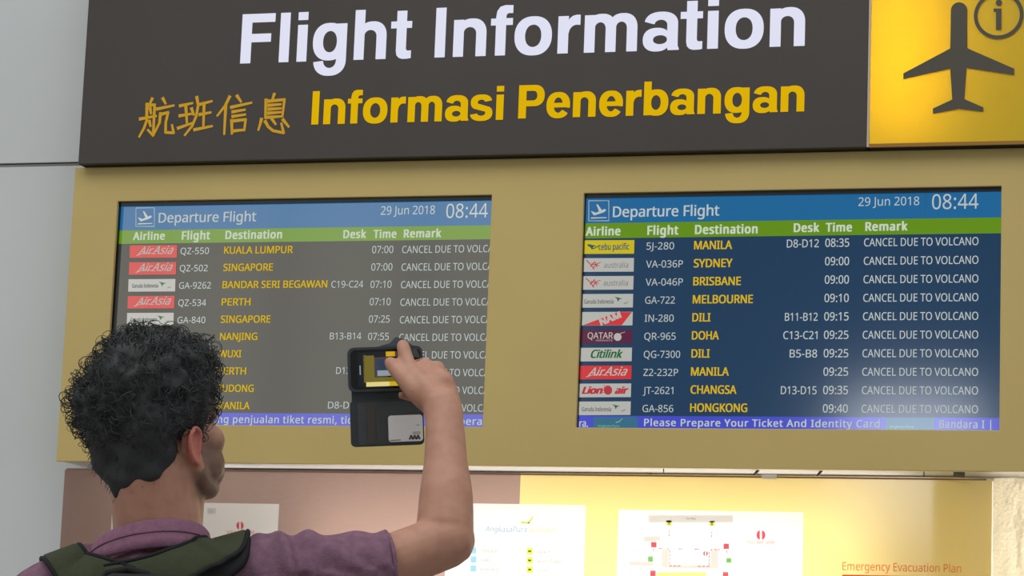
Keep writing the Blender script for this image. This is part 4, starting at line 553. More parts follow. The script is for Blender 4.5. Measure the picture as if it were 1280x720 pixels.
for i, (t_, e_) in enumerate((('Check In', 686.5), ('Departure Gates', 701.5), ('Customs', 684.5))):
    text(bm, t_, 'noto', 669.5, 691.8+11.5*i, e_, 4, YPT, dk_, 0, .2); v = 685+11.5*i; pxpoly(bm, [(658.5, v), (666, v), (666, v+8), (658.5, v+8)], YPT, li_); stroke(bm, [(661, v+4), (663.5, v+4)], .004, YPT-.0005, dk_)
tag_marks(bm, p2, PR)
p3 = poster('notice_poster', 'white terminal floor map poster with red dashed routes on yellow board', 773.5, 637, 1004.5, 641)
bm = bmesh.new()
q = lambda a, b: (770+a/5.333, 630+b/5.333)
def R4(a, b, c, d, mi): pxpoly(bm, [q(a, b), q(c, b), q(c, d), q(a, d)], YPT, mi)
R4(215, 75, 780, 122, pa_); R4(305, 300, 350, 425, pa_); R4(350, 405, 680, 432, pa_); R4(632, 300, 680, 405, pa_); R4(185, 215, 295, 250, pa_); R4(90, 380, 250, 412, pa_)
R4(270, 455, 600, 480, pl_)
text(bm, 'Tax Way', 'noto', *q(465, 102), q(532, 0)[0], 2.2, YPT-.0005, dk_)
for a, b in ((353, 126), (640, 130)): R4(a-17, b-17, a+17, b+17, li_); stroke(bm, [q(a, b-10), q(a, b+10)], .003, YPT-.0005, dk_)
for a, b in ((252, 272), (735, 282), (246, 462), (730, 472)):
    R4(a-18, b-18, a+18, b+18, r_); pxpoly(bm, [q(a-11, b-11), q(a+11, b-11), q(a+11, b-2), q(a-11, b-2)], YPT-.0005, pa_); pxpoly(bm, [q(a-11, b+3), q(a+11, b+3), q(a+11, b+11), q(a-11, b+11)], YPT-.0005, pa_)
for a, b in ((230, 365), (752, 376)): R4(a-17, b-17, a+17, b+17, gr_); pxpoly(bm, [q(a-10, b-10), q(a+10, b-10), q(a+10, b+10), q(a-10, b+10)], YPT-.0005, pa_)
def dash(pts, n):
    for (a, b), (c, d) in zip(pts, pts[1:]):
        L = math.hypot(c-a, d-b); k = max(1, int(L/22))
        for i in range(k):
            s, e = i/k, (i+.6)/k; stroke(bm, [q(a+(c-a)*s, b+(d-b)*s), q(a+(c-a)*e, b+(d-b)*e)], .0019, YPT-.0005, r_)
for pts in ([(353, 180), (353, 225)], [(639, 185), (638, 230)], [(285, 295), (325, 295)], [(345, 297), (358, 310), (357, 412), (440, 414)], [(418, 299), (460, 299)], [(525, 301), (568, 302)], [(638, 302), (622, 320), (620, 416), (535, 416)], [(658, 303), (702, 305)], [(246, 300), (246, 325)], [(737, 310), (737, 340)]): dash(pts, 0)
yah(bm, *q(597, 330), 3); yah(bm, *q(966, 207), 5.6); text(bm, 'YOU ARE HERE', 'noto', *q(872, 266), q(1060, 0)[0], 4.2, YPT, r_)
tag_marks(bm, p3, PR)

# bits in the slot between cabinet and board
def px3(u, v, y): return unp(u, v, y)
def cable(u, label):
    bm = bmesh.new(); t = unp(u, 590, .04); tube(bm, [(t.x, .04, bz1-.05), (t.x+.001, .04, GZ0+.004)], .0014, 8)
    tag(obj('cable', bm, None, [mat('green_cable', (20, 120, 80), .5)], True), label, 'cable')
cable(829, 'thin green cable in the slot above the white floor map poster'); cable(1154.5, 'thin green cable in the slot near the right end')
def bracket(u, lean, wd, label, m):
    bm = bmesh.new(); t = unp(u, 590, .05)
    fs = box(bm, (-wd/2, -.006, 0), (wd/2, .006, GZ0+.002-(bz1-.05)), 0, .001)
    for v in bm.verts: v.co.x += (v.co.z-.05)*lean
    for v in bm.verts: v.co += Vector((t.x, .05, bz1-.05))
    tag(obj('bracket', bm, None, [m]), label, 'bracket')
M_bk = mat('dark_bracket', (52, 48, 50), .5)
bracket(939.5, .8, .006, 'dark slanted bracket in the slot above the map poster', M_bk)
bracket(1018.5, .8, .006, 'dark slanted bracket in the slot, right of the map poster', M_bk)
bracket(1199, 0, .026, 'wide grey bracket in the slot near the right end', mat('grey_bracket', (96, 94, 96), .5))
bm = bmesh.new(); a = unp(962, 590, -.004)
box(bm, (a.x-.018, -.0095, bz1-.006), (a.x+.018, -.0075, bz1+.004)); 
tag(obj('paper_scrap', bm, None, [F_wh]), 'small white paper scrap on the top edge of the yellow board', 'paper')

# ------------------------------------------------------------------ the man filming the board
def blob(bm, c, r, rot=None, sub=2):
    g = bmesh.ops.create_icosphere(bm, subdivisions=sub, radius=1)
    M = Matrix.Translation(Vector(c)) @ (rot.to_4x4() if rot else Matrix.Identity(4)) @ Matrix.Diagonal((*((r,)*3 if isinstance(r, (int, float)) else r), 1))
    bmesh.ops.transform(bm, matrix=M, verts=g['verts'])
def limb(bm, pts, rad, flat=None):
    """closed rounded tapering tube through pts; flat = (direction, factor) squashes the section along a direction"""
    pts = [Vector(p) for p in pts]
    Q = []; Rr = []
    for i in range(len(pts)-1):
        k = max(2, int((pts[i+1]-pts[i]).length/.02))
        for j in range(k): t = j/k; Q.append(pts[i].lerp(pts[i+1], t)); Rr.append(rad[i]*(1-t)+rad[i+1]*t)
    Q.append(pts[-1]); Rr.append(rad[-1])
    for _ in range(2):
        Q = [Q[0]]+[(Q[i-1]+Q[i]*2+Q[i+1])/4 for i in range(1, len(Q)-1)]+[Q[-1]]
    t0 = (Q[0]-Q[1]).normalized(); t1 = (Q[-1]-Q[-2]).normalized()
    A = [(Q[0]+t0*Rr[0]*s, Rr[0]*c) for s, c in ((.98, .2), (.87, .5), (.5, .87))]
    B = [(Q[-1]+t1*Rr[-1]*s, Rr[-1]*c) for s, c in ((.5, .87), (.87, .5), (.98, .2))]
    pr = A+list(zip(Q, Rr))+B
    n0 = len(bm.verts); tube(bm, [p for p, _ in pr], [r for _, r in pr], 22)
    if flat:
        bm.verts.ensure_lookup_table(); d = flat[0].normalized()
        cs = [p for p, _ in pr]
        for i, v in enumerate(bm.verts[n0:]):
            c = cs[i//22]; o = v.co-c; v.co -= d*o.dot(d)*(1-flat[1])
def fuse(bm, voxel, smooth=3, fac=.5):
    me = bpy.data.meshes.new('tmp'); bm.to_mesh(me); bm.free()
    o = bpy.data.objects.new('tmp', me); COL.objects.link(o)
    r = o.modifiers.new('r', 'REMESH'); r.mode = 'VOXEL'; r.voxel_size = voxel; r.use_smooth_shade = True
    if smooth: sm = o.modifiers.new('s', 'SMOOTH'); sm.iterations = smooth; sm.factor = fac
    dg = bpy.context.evaluated_depsgraph_get(); out = bpy.data.meshes.new_from_object(o.evaluated_get(dg))
    bpy.data.objects.remove(o); bpy.data.meshes.remove(me)
    for p in out.polygons: p.use_smooth = True
    return out

Z = Vector((0, 0, 1))
fh = Vector((FW.x, FW.y, 0)).normalized(); rh = Vector((fh.y, -fh.x, 0))
def frame(deg):
    a = math.radians(deg); f = fh*math.cos(a)+rh*math.sin(a); return Vector((f.y, -f.x, 0)), f
HC = P(202, 525, 4.30); HL, HF = frame(43)
tilt = math.radians(6)
HFt = (HF*math.cos(tilt)+Z*math.sin(tilt)); HU = (Z*math.cos(tilt)-HF*math.sin(tilt))
HR = Matrix((HL, HFt, HU)).transposed()
def H(a, f, z): return HC+HL*a+HFt*f+HU*z
TL, TF = frame(4)
NB_ = P(192, 700, 4.275)            # base of the neck
def T(a, f, z): return Vector((NB_.x, NB_.y, 0))+TL*a+TF*f+Z*z
ZN = NB_.z
shR = P(338, 722, 4.29); elR = P(560, 676, 4.38); wrR = P(556.5, 528, 4.50)
shL = P(48, 765, 4.25)
elL = shL+Vector((-.05, -.02, -.29)); wrL = elL+Vector((.0, .06, -.26))

# body: one continuous surface
b = bmesh.new()
blob(b, H(0, -.008, .028), (.076, .094, .086), HR, 3)                 # cranium
blob(b, H(0, .03, -.035), (.064, .062, .068), HR)                      # face
blob(b, H(0, .045, -.082), (.050, .045, .036), HR)                      # jaw
blob(b, H(0, .078, -.106), (.025, .020, .022), HR)
for s in (-1, 1): blob(b, H(.040*s, .052, -.070), (.030, .036, .036), HR); blob(b, H(.031*s, .070, -.080), (.026, .026, .032), HR)                      # chin
for s in (-1, 1):
    blob(b, H(.047*s, .058, -.035), (.024, .026, .028), HR)            # cheek
    limb(b, [H(.062*s, -.005, -.05), H(.053*s, .02, -.088), H(.024*s, .072, -.108)], [.020, .022, .020])   # jawline
    limb(b, [H(.008*s, .09, .008), H(.045*s, .072, .006)], [.009, .007])                                      # brow ridge
    # ear: rim, bowl, lobe
    e = lambda y, z, o=0: H((.079+o)*s, y-.002, z*.96-.006)
    limb(b, [e(.010, -.052), e(.012, -.030, .003), e(.008, -.014, .006), e(-.006, -.008, .013), e(-.020, -.016, .017), e(-.024, -.034, .016), e(-.016, -.052, .009), e(-.003, -.066, .004), e(.006, -.068, 0)], [.0035, .004, .004, .0042, .0042, .004, .0045, .0065, .005])
    limb(b, [e(-.012, -.022, .008), e(-.016, -.036, .008), e(-.008, -.052, .004)], [.0035, .004, .004])
    blob(b, e(-.006, -.036, -.004), (.008, .018, .026), HR)
    limb(b, [e(.008, -.034, -.001), e(.006, -.045, -.001)], [.0045, .004])
limb(b, [H(0, .090, .004), H(0, .106, -.022), H(0, .113, -.040)], [.007, .009, .0115]); blob(b, H(-.011, .1, -.044), .0075); blob(b, H(.011, .1, -.044), .0075)
limb(b, [H(-.022, .083, -.0675), H(0, .093, -.065), H(.022, .083, -.0675)], [.004, .0065, .004]); limb(b, [H(-.019, .082, -.077), H(0, .091, -.077), H(.019, .082, -.077)], [.004, .007, .004])
# neck and trapezius
nk = H(0, -.028, -.07)
limb(b, [H(0, -.02, -.03), nk+TL*.004, NB_+Z*.03+TL*.006, NB_-Z*.07], [.062, .067, .070, .066])
limb(b, [H(.004, .022, -.100), T(.02, .045, ZN+.02)], [.048, .046])
for s, sh in ((1, shR), (-1, shL)):
    limb(b, [NB_+Z*.022+TL*.02*s, NB_+TL*.085*s-Z*.02, sh+Z*.01], [.036, .036, .046])
    limb(b, [T(.05*s, .0, ZN-.12), T(.10*s, -.01, ZN-.2), T(.09*s, 0, ZN-.4)], [.09, .10, .08])
limb(b, [T(0, .01, ZN-.1), T(0, .015, ZN-.28), T(0, 0, ZN-.46), T(0, 0, .92)], [.105, .12, .11, .12])
for s in (-1, 1):
    limb(b, [T(.085*s, 0, .95), T(.09*s, 0, .86), T(.095*s, .015, .50), T(.10*s, .0, .30), T(.105*s, -.01, .09)], [.095, .09, .056, .054, .036])
    limb(b, [T(.105*s, -.03, .045), T(.11*s, .05, .04), T(.12*s, .15, .028)], [.038, .036, .024])
# left arm hanging
limb(b, [shL, elL, elL.lerp(wrL, .35), wrL], [.056, .042, .040, .028])
hl = wrL+Vector((0, .02, -.09)); limb(b, [wrL, wrL+Vector((0, .01, -.05)), hl], [.027, .03, .026], (TL, .6))
for k in range(4):
    o = TF*(-.027+.018*k); L_f = (.062, .075, .08, .068)[k]
    limb(b, [hl+o-Z*.005, hl+o-Z*(L_f*.5)+TL*.004, hl+o-Z*L_f+TL*.02], [.0095, .009, .0075])
limb(b, [wrL-Z*.03+TF*.02, wrL-Z*.065+TF*.048, wrL-Z*.1+TF*.055], [.012, .011, .009])
# right arm raised
limb(b, [shR, P(470, 710, 4.34), elR], [.060, .046, .044]); blob(b, P(573, 675, 4.385), .024)
limb(b, [P(556, 664, 4.385), P(558, 618, 4.42), P(557, 575, 4.46), wrR, P(553, 508, 4.525)], [.0470, .0440, .0355, .0320, .033], (FW, .85))
# right hand: wrist to knuckles
D0 = 4.56
wr = P(556, 525, 4.505)
def hp(u, v, d): return P(u, v, d)
K = [(514, 465, 4.565), (531, 459, 4.578), (546, 461, 4.582), (557, 473, 4.580)]
for (u, v, d), r0, r1 in zip(K, (.021, .021, .020, .019), (.0145, .0150, .0145, .0135)):
    limb(b, [wr.lerp(P(548, 505, 4.525), .6), P(u*.55+549*.45, v*.55+503*.45, d-.022), hp(u, v, d)], [.024, r0, r1], (FW, .85))
blob(b, P(538, 487, 4.552), (.036, .016, .036))
limb(b, [P(563, 512, 4.53), P(562, 494, 4.55), P(556, 478, 4.565)], [.0180, .0180, .0160]); blob(b, P(548, 485, 4.556), (.030, .016, .034))
limb(b, [hp(*K[0]), P(508, 449, 4.585), P(504, 434, 4.598), P(503.5, 431.5, 4.604)], [.0135, .0122, .0118, .0105])                       # index over the top edge
limb(b, [hp(*K[1]), P(534, 452, 4.612), P(516, 458, 4.642), P(497, 461, 4.640)], [.0140, .0105, .0095, .0082])                      # middle behind the phone
limb(b, [hp(*K[2]), P(548, 462, 4.618), P(524, 472, 4.648), P(503, 474, 4.642)], [.0135, .0100, .0092, .0080])                      # ring behind the phone
limb(b, [hp(*K[3]), P(560, 486, 4.598), P(538, 497, 4.604), P(512, 497, 4.592), P(501.5, 494, 4.588)], [.0130, .0095, .0085, .0080, .0068])        # little finger under it
limb(b, [P(542, 507, 4.535), P(520, 489, 4.540), P(503, 471, 4.562), P(490, 456, 4.580), P(488, 453.5, 4.583)], [.021, .0195, .0150, .0125, .0110])            # thumb on the screen side
body_me = fuse(b, .0035, 6, .5)

man = thing('person', (NB_.x, NB_.y, 0), 'curly dark-haired man in mauve t-shirt seen from behind, raising a phone at the screens', 'person')
M_skin = mat('skin', (190, 138, 116), .5, .4)
nt = M_skin.node_tree; bs = nt.nodes['Principled BSDF']; at = nt.nodes.new('ShaderNodeVertexColor'); at.layer_name = 'tint'
tcn = nt.nodes.new('ShaderNodeTexCoord'); no = nt.nodes.new('ShaderNodeTexNoise'); no.inputs['Scale'].default_value = 45; no.inputs['Detail'].default_value = 6
mx = nt.nodes.new('ShaderNodeMix'); mx.data_type = 'RGBA'; mx.blend_type = 'MULTIPLY'; mx.inputs[0].default_value = .45
rp = nt.nodes.new('ShaderNodeValToRGB'); rp.color_ramp.elements[0].position = .35; rp.color_ramp.elements[0].color = (.78, .66, .62, 1); rp.color_ramp.elements[1].position = .62; rp.color_ramp.elements[1].color = (1, 1, 1, 1)
nt.links.new(tcn.outputs['Object'], no.inputs['Vector']); nt.links.new(no.outputs['Fac'], rp.inputs['Fac'])
nt.links.new(at.outputs['Color'], mx.inputs[6]); nt.links.new(rp.outputs['Color'], mx.inputs[7]); nt.links.new(mx.outputs[2], bs.inputs['Base Color'])
bs.inputs['Subsurface Weight'].default_value = .12; bs.inputs['Subsurface Radius'].default_value = (.012, .004, .002)
base = np.array(lin((184, 136, 114))); stub = np.array(lin((104, 84, 72))); ear = np.array(lin((196, 118, 104))); lip = np.array(lin((170, 96, 90)))
vc = body_me.color_attributes.new('tint', 'FLOAT_COLOR', 'POINT')
co = np.empty(len(body_me.vertices)*3); body_me.vertices.foreach_get('co', co); co = co.reshape(-1, 3)
rel = co-np.array(HC); A_ = rel@np.array(HL); F_ = rel@np.array(HFt); Z_ = rel@np.array(HU)
sm = lambda x, a, b_: np.clip((x-a)/(b_-a), 0, 1)
inh = (np.abs(A_) < .12) & (np.abs(F_) < .14) & (Z_ > -.16) & (Z_ < .15)
near = np.minimum(1, np.maximum(sm(-Z_, .02, .055)*sm(F_, -.005, .02), 0))*inh*(1-sm(-Z_, .118, .135))*np.where(np.abs(A_) < .074, 1, 0)
st = near*.8*(1-sm(F_-.1, 0, .008))
earm = inh*sm(np.abs(A_), .076, .082)*(np.abs(F_+.005) < .04)*(Z_ < .005)*(Z_ > -.08)
lipm = inh*(np.abs(A_) < .026)*(F_ > .083)*(Z_ < -.06)*(Z_ > -.086)
colr = base*(1-st[:, None])+stub*st[:, None]; colr = colr*(1-earm[:, None])+ear*earm[:, None]; colr = colr*(1-lipm[:, None])+lip*lipm[:, None]
vc.data.foreach_set('color', np.hstack([colr, np.ones((len(co), 1))]).astype(np.float32).ravel())
obj('body', body_me, man, [M_skin])
# eyes and brows
M_eye = mat('eye_white', (225, 220, 215), .2); M_iris = mat('iris_brown', (50, 34, 26), .2)
for s in (-1, 1):
    bm = bmesh.new(); blob(bm, H(.030*s, .0755, -.008), (.012, .0115, .008), HR, 3); eo = obj('eye', bm, man, [M_eye], True)
    bm = bmesh.new(); blob(bm, H(.030*s, .084, -.008), (.0050, .0036, .0052), HR, 2); obj('iris', bm, eo, [M_iris], True)
M_hair = mat('dark_curly_hair', (56, 57, 59), .65, .3)
for s in (-1, 1):
    bm = bmesh.new(); limb(bm, [H(.014*s, .098, .012), H(.034*s, .09, .016), H(.05*s, .073, .008)], [.0035, .004, .0025]); obj('eyebrow', bm, man, [M_hair], True)
# hair: a lumpy mass, then curls standing out of it
b = bmesh.new()
blob(b, H(0, -.022, .048), (.094, .104, .094), HR, 3)
blob(b, H(-.045, -.058, .025), .068); blob(b, H(.025, -.06, .0), (.066, .05, .075), HR); blob(b, H(-.02, -.075, -.02), .052); blob(b, H(-.035, .03, .085), .055); blob(b, H(.030, .020, .082), .05)
blob(b, H(-.03, -.072, -.058), .040); blob(b, H(.02, -.068, -.055), .036); blob(b, H(-.012, -.077, -.085), .026); blob(b, H(-.012, -.080, -.108), .014); blob(b, H(-.012, -.082, -.121), .007)
blob(b, H(.052, -.045, -.050), .027); blob(b, H(.036, -.058, -.078), (.030, .026, .030), HR); blob(b, H(.008, -.070, -.088), .028); blob(b, H(-.030, -.068, -.078), .028); blob(b, H(-.055, -.04, -.045), .028)
limb(b, [H(-.045, -.058, -.068), H(-.012, -.072, -.09), H(.022, -.064, -.084), H(.046, -.046, -.066)], [.024, .026, .026, .024])
for s in (-1, 1): limb(b, [H(.068*s, .018, .03), H(.0715*s, .020, .0), H(.070*s, .022, -.032)], [.02, .012, .006]); blob(b, H(.07*s, -.03, .01), (.018, .04, .04), HR)
hm = fuse(b, .005, 9, .6)
for v in hm.vertices:
    r = (v.co-HC)@Matrix.Identity(3); z = (v.co-HC).dot(HU)
    amp = .006*min(1, max(.03, (z+.07)/.10))
    n = noise.noise(v.co*42)+.6*noise.noise(v.co*90)
    v.co += v.normal*n*amp*1.7
hair = obj('hair', hm, man, [M_hair])
bm = bmesh.new(); rnd = random.Random(3)
hm.calc_loop_triangles(); pol = list(hm.polygons); cnt = 0
def curl(bm, p, nrm, side, R, turns, grow, th, n=3):
    t = side; u_ = nrm.cross(t).normalized(); k = int(turns*9)+3; pts = []
    for i in range(k):
        a = i/(k-1)*turns*2*math.pi
        rr = R*(1-.25*i/k)
        pts.append(p+nrm*(R*.5-rr*math.cos(a)*.9+grow*i/k)+t*(rr*math.sin(a))+u_*(R*.8*i/k))
    tube(bm, pts, [th*(1-.5*i/k) for i in range(k)], n, cap=False)
while cnt < 2300:
    pf = rnd.choice(pol); c = Vector(pf.center); nr = Vector(pf.normal); z = (c-HC).dot(HU); f = (c-HC).dot(HFt)
    cur = min(1, max(0, (z+.075)/.09))
    if rnd.random() > .3+cur: continue
    sd = nr.cross(Vector((rnd.gauss(0, 1), rnd.gauss(0, 1), rnd.gauss(0, 1)))).normalized()
    if cur < .35:
        dn = (-Z+nr*.25+HF*rnd.gauss(0, .25)); q_ = [c-nr*.001+dn*(.010*j/3) for j in range(4)]; tube(bm, q_, [.0006, .0005, .0004, .0002], 3, cap=False)
    else: curl(bm, c-nr*.002, (nr+Vector((rnd.gauss(0, .3), rnd.gauss(0, .3), rnd.gauss(0, .3)))).normalized(), sd, rnd.uniform(.006, .0155)*(.4+.6*cur), rnd.uniform(.6, 1.25), rnd.uniform(-.002, .009)*cur, rnd.choice((.0005, .0007, .0011)))
    cnt += 1
# loose ringlets in front and on the crown
for k in range(26):
    a = rnd.uniform(-.09, .07); c = H(a, rnd.uniform(.02, .085), rnd.uniform(.085, .135)-abs(a)*.3)
    nr = (c-H(0, -.02, .03)).normalized(); curl(bm, c, nr, nr.cross(HL).normalized(), rnd.uniform(.008, .014), rnd.uniform(.9, 1.5), .006, .0008)
ct = obj('curls', bm, hair, [M_hair]); tag(ct, kind='stuff')

# t-shirt
b = bmesh.new()
IN = .013
for s, sh in ((1, shR), (-1, shL)):
    limb(b, [NB_+TL*.06*s-Z*.012, NB_+TL*.10*s-Z*.018, sh+Z*.012], [.034, .046, .058])
    limb(b, [T(.05*s, .0, ZN-.13), T(.10*s, -.01, ZN-.2), T(.095*s, 0, ZN-.4), T(.092*s, 0, .84)], [.10, .113, .112, .126])
limb(b, [T(0, .01, ZN-.13), T(0, .015, ZN-.28), T(0, 0, ZN-.46), T(0, 0, .84)], [.115, .135, .14, .15])
limb(b, [NB_-Z*.062-TL*.006, NB_-Z*.11], [.088, .11]); limb(b, [NB_-TL*.062-Z*.045, NB_-TL*.0+TF*-.034-Z*.032, NB_+TL*.05-Z*.022], [.048, .054, .048])
hem = P(487, 709, 4.347)
limb(b, [T(-.06, .032, ZN-.078), T(.0, .040, ZN-.085), T(.06, .032, ZN-.070)], [.078, .086, .078]); limb(b, [T(-.05, -.045, ZN-.060), T(0, -.060, ZN-.044), T(.05, -.045, ZN-.045)], [.055, .062, .055])
hem2 = hem+(hem-shR).normalized()*.035
limb(b, [shR, shR.lerp(hem, .55), hem, hem2], [.072, .062, .0575, .0570]); limb(b, [shR-Z*.02+TF*.015, T(.11, .02, ZN-.16)], [.070, .10]); limb(b, [shL-Z*.02+TF*.015, T(-.11, .02, ZN-.16)], [.066, .10])
hemL = shL.lerp(elL, .6); limb(b, [shL, hemL], [.066, .056])
sh_me = fuse(b, .005, 4, .5)
ax = (hem-shR).normalized(); axL = (hemL-shL).normalized()
bmS = bmesh.new(); bmS.from_mesh(sh_me)
kill = [v for v in bmS.verts if (v.co-hem).dot(ax) > -.001 and (v.co-hem).length < .13 or (v.co-hemL).dot(axL) > .0 and (v.co-hemL).length < .09 and v.co.z < hemL.z+.03 or v.co.z < .87]
bmesh.ops.delete(bmS, geom=kill, context='VERTS')
for v in bmS.verts:
    d = 0; t = (v.co-shR).dot(ax); rr = v.co-shR-ax*t
    if -.06 < t < .32 and rr.length < .12:
        k_ = min(1, max(0, (t+.06)/.05)); ang = math.atan2(rr.dot(Z), rr.dot(fh))
        d += k_*(.0055*math.sin(t*150+2.0*ang+3*noise.noise(v.co*9))*max(0, 1-abs(t-.03)/.10)+.0028*math.sin(t*85-2.5*ang+4*noise.noise(v.co*8))+.003*noise.noise(v.co*28))
    else:
        d += .004*noise.noise(Vector((v.co.x*10, v.co.y*10, v.co.z*22)))+.0015*noise.noise(v.co*45)
    v.co += v.normal*d
sh2 = bpy.data.meshes.new('t_shirt'); bmS.to_mesh(sh2); bmS.free()
M_shirt = mat('mauve_heather_jersey', (126, 94, 112), .9, .15, var=.16, vscale=70, bump=.25, bscale=350)
shirt = obj('t_shirt', sh2, man, [M_shirt], True)
so = shirt.modifiers.new('t', 'SOLIDIFY'); so.thickness = .0025; so.offset = -1
def ring(name, c, nrm, r, th, parent, m, up=None, sx=1, sy=1):
    bm = bmesh.new(); n_ = nrm.normalized(); a = n_.cross(Z if abs(n_.z) < .9 else fh).normalized(); q_ = n_.cross(a)
    pts = [c+a*r*sx*math.cos(k*math.pi/20)+q_*r*sy*math.sin(k*math.pi/20) for k in range(41)]
    tube(bm, pts, th, 8, cap=False); return obj(name, bm, parent, [m], True)
ring("sleeve_hem", hem-ax*.004, ax, .0558, .0035, shirt, M_shirt)
ring('sleeve_hem', hemL, axL, .0545, .0035, shirt, M_shirt)
# collar band hugging the neck
M_col = mat('mauve_rib_collar', (140, 100, 122), .9, .15, var=.12, vscale=90, bump=.2, bscale=400)
def collar_pts(dz, dr):
    out = []
    for k in range(49):
        a = k*2*math.pi/48; x = math.sin(a); y = -math.cos(a)      # starts at the nape
        out.append(NB_+TL*(x*(.090+dr)-.008)+TF*(y*(.093+dr)+.008)+Z*(.043+.020*x-.05*(1-math.cos(a))*.5+dz))
    return out
bm = bmesh.new(); rows = [collar_pts(dz, dr) for dz, dr in ((.010, -.004), (.0115, -.001), (.008, .0025), (-.006, .006), (-.018, .010), (-.032, .015), (-.034, .009))]
vr = [[bm.verts.new(p) for p in r[:-1]] for r in rows]
for i in range(len(vr)-1):
    for k in range(48): bm.faces.new((vr[i][k], vr[i][(k+1) % 48], vr[i+1][(k+1) % 48], vr[i+1][k]))
obj('collar', bm, shirt, [M_col], True)
bm = bmesh.new(); tube(bm, collar_pts(-.008, .0075), .0013, 6, cap=False); obj('collar_seam', bm, shirt, [M_shirt], True)
# trousers and shoes
b = bmesh.new()
limb(b, [T(0, 0, .93), T(0, 0, .88)], [.115, .12])
for s in (-1, 1): limb(b, [T(.078*s, 0, .93), T(.086*s, 0, .86), T(.095*s, .015, .50), T(.10*s, .0, .30), T(.105*s, -.01, .11)], [.108, .103, .075, .07, .062])
jm = fuse(b, .008, 3); obj('trousers', jm, man, [mat('dark_denim', (38, 44, 58), .85, .2, var=.15, vscale=60, bump=.2, bscale=250)])
for s in (-1, 1):
    b = bmesh.new(); limb(b, [T(.105*s, -.035, .055), T(.11*s, .05, .05), T(.12*s, .165, .036)], [.048, .047, .034]); sm_ = fuse(b, .006, 2)
    for v in sm_.vertices: v.co.z = max(v.co.z, .012)
    so_ = obj('shoe', sm_, man, [mat('shoe_canvas', (60, 60, 62), .8)])
    b = bmesh.new(); limb(b, [T(.105*s, -.035, .025), T(.11*s, .05, .025), T(.12*s, .165, .022)], [.05, .049, .037]); s2 = fuse(b, .006, 1)
    for v in s2.vertices: v.co.z = min(max(v.co.z, .001), .018)
    obj('sole', s2, so_, [mat('shoe_sole', (210, 208, 204), .7)])

# ------------------------------------------------------------------ backpack
bmS = bmesh.new(); bmS.from_mesh(sh2); bvh = BVHTree.FromBMesh(bmS); bmS.free()
M_ol = mat('olive_canvas', (62, 68, 50), .85, .2, var=.08, vscale=60, bump=.2, bscale=300); M_bk2 = mat('black_webbing', (24, 24, 27), .8, .3)
pk = thing('backpack', (P(195, 800, 4.08).x, P(195, 800, 4.08).y, P(195, 800, 4.08).z-.35), 'olive green and black backpack on the man\'s shoulders', 'backpack')
def strap(name, cps, wd, side, lift=0.0, mt=None):
    """ribbon lying on the shirt through control points"""
    Q = []
    n = len(cps)
    for i in range(n-1):
        p0, p1, p2, p3 = cps[max(i-1, 0)], cps[i], cps[i+1], cps[min(i+2, n-1)]
        for j in range(8):
            t = j/8; Q.append(.5*((2*p1)+(p2-p0)*t+(2*p0-5*p1+4*p2-p3)*t*t+(3*p1-p0-3*p2+p3)*t**3))
    Q.append(cps[-1]); C_ = []; N_ = []
    for q_ in Q:
        loc, nr, _, d = bvh.find_nearest(q_); off = max(.007, min(.03, (q_-loc).dot(nr)))
        C_.append(loc+nr*(off+lift)); N_.append(nr.copy())
    for _ in range(3):
        C_ = [C_[0]]+[(C_[i-1]+C_[i]*2+C_[i+1])/4 for i in range(1, len(C_)-1)]+[C_[-1]]
        N_ = [N_[0]]+[(N_[i-1]+N_[i]*2+N_[i+1]).normalized() for i in range(1, len(N_)-1)]+[N_[-1]]
    bm = bmesh.new(); prev = None; eA = []; eB = []
    for i, (c, nr) in enumerate(zip(C_, N_)):
        t = (C_[min(i+1, len(C_)-1)]-C_[max(i-1, 0)]).normalized(); s_ = t.cross(nr).normalized(); h = wd[min(i//8, len(wd)-1)]*(1-(i % 8)/8)+wd[min(i//8+1, len(wd)-1)]*(i % 8)/8
        prof = [(-1, -.004), (-1, .004), (-.8, .008), (.8, .008), (1, .004), (1, -.004)]
        cur = [bm.verts.new(c+s_*h*a+nr*z) for a, z in prof]
        eA.append(c+s_*h+nr*.004); eB.append(c-s_*h+nr*.004)
        if prev:
            for k in range(6): bm.faces.new((prev[k], prev[(k+1) % 6], cur[(k+1) % 6], cur[k]))
        else: bm.faces.new(cur)
        prev = cur
    bm.faces.new(prev[::-1]); bmesh.ops.recalc_face_normals(bm, faces=bm.faces[:])
    o = obj(name, bm, pk, [mt or M_ol], True)
    for e in (() if mt else (eA, eB)):
        bm = bmesh.new(); tube(bm, e, .0038, 6); obj('edge_binding', bm, o, [M_bk2], True)
    return o
strap('shoulder_strap', [P(135, 730, 4.17), P(190, 723, 4.17), P(232, 704, 4.18), P(266, 687, 4.21), P(290, 684, 4.27), P(288, 700, 4.36), P(275, 760, 4.42), P(285, 860, 4.42), P(330, 960, 4.36), P(310, 1000, 4.2)], [.026, .028, .030, .030, .030, .03, .028, .02, .015, .015], 1)
strap('shoulder_strap', [P(168, 733, 4.17), P(130, 722, 4.17), P(98, 713, 4.20), P(84, 712, 4.26), P(88, 735, 4.34), P(96, 790, 4.40), P(80, 880, 4.40), P(50, 970, 4.33), P(70, 1010, 4.2)], [.026, .028, .030, .030, .03, .028, .02, .015, .015], -1)
strap('strap_padding', [P(165, 745, 4.16), P(215, 734, 4.165), P(255, 716, 4.18), P(286, 696, 4.22), P(300, 694, 4.29), P(296, 720, 4.37)], [.03, .03, .03, .028, .02, .015], 1, -.005, M_bk2)
pc = P(192, 917, 4.045); bm = bmesh.new()
box(bm, (-.155, -.065, -.24), (.155, .065, .235), 0, .055)
for v in bm.verts:
    if v.co.z > .1: v.co.x *= 1-.25*(v.co.z-.1)/.13
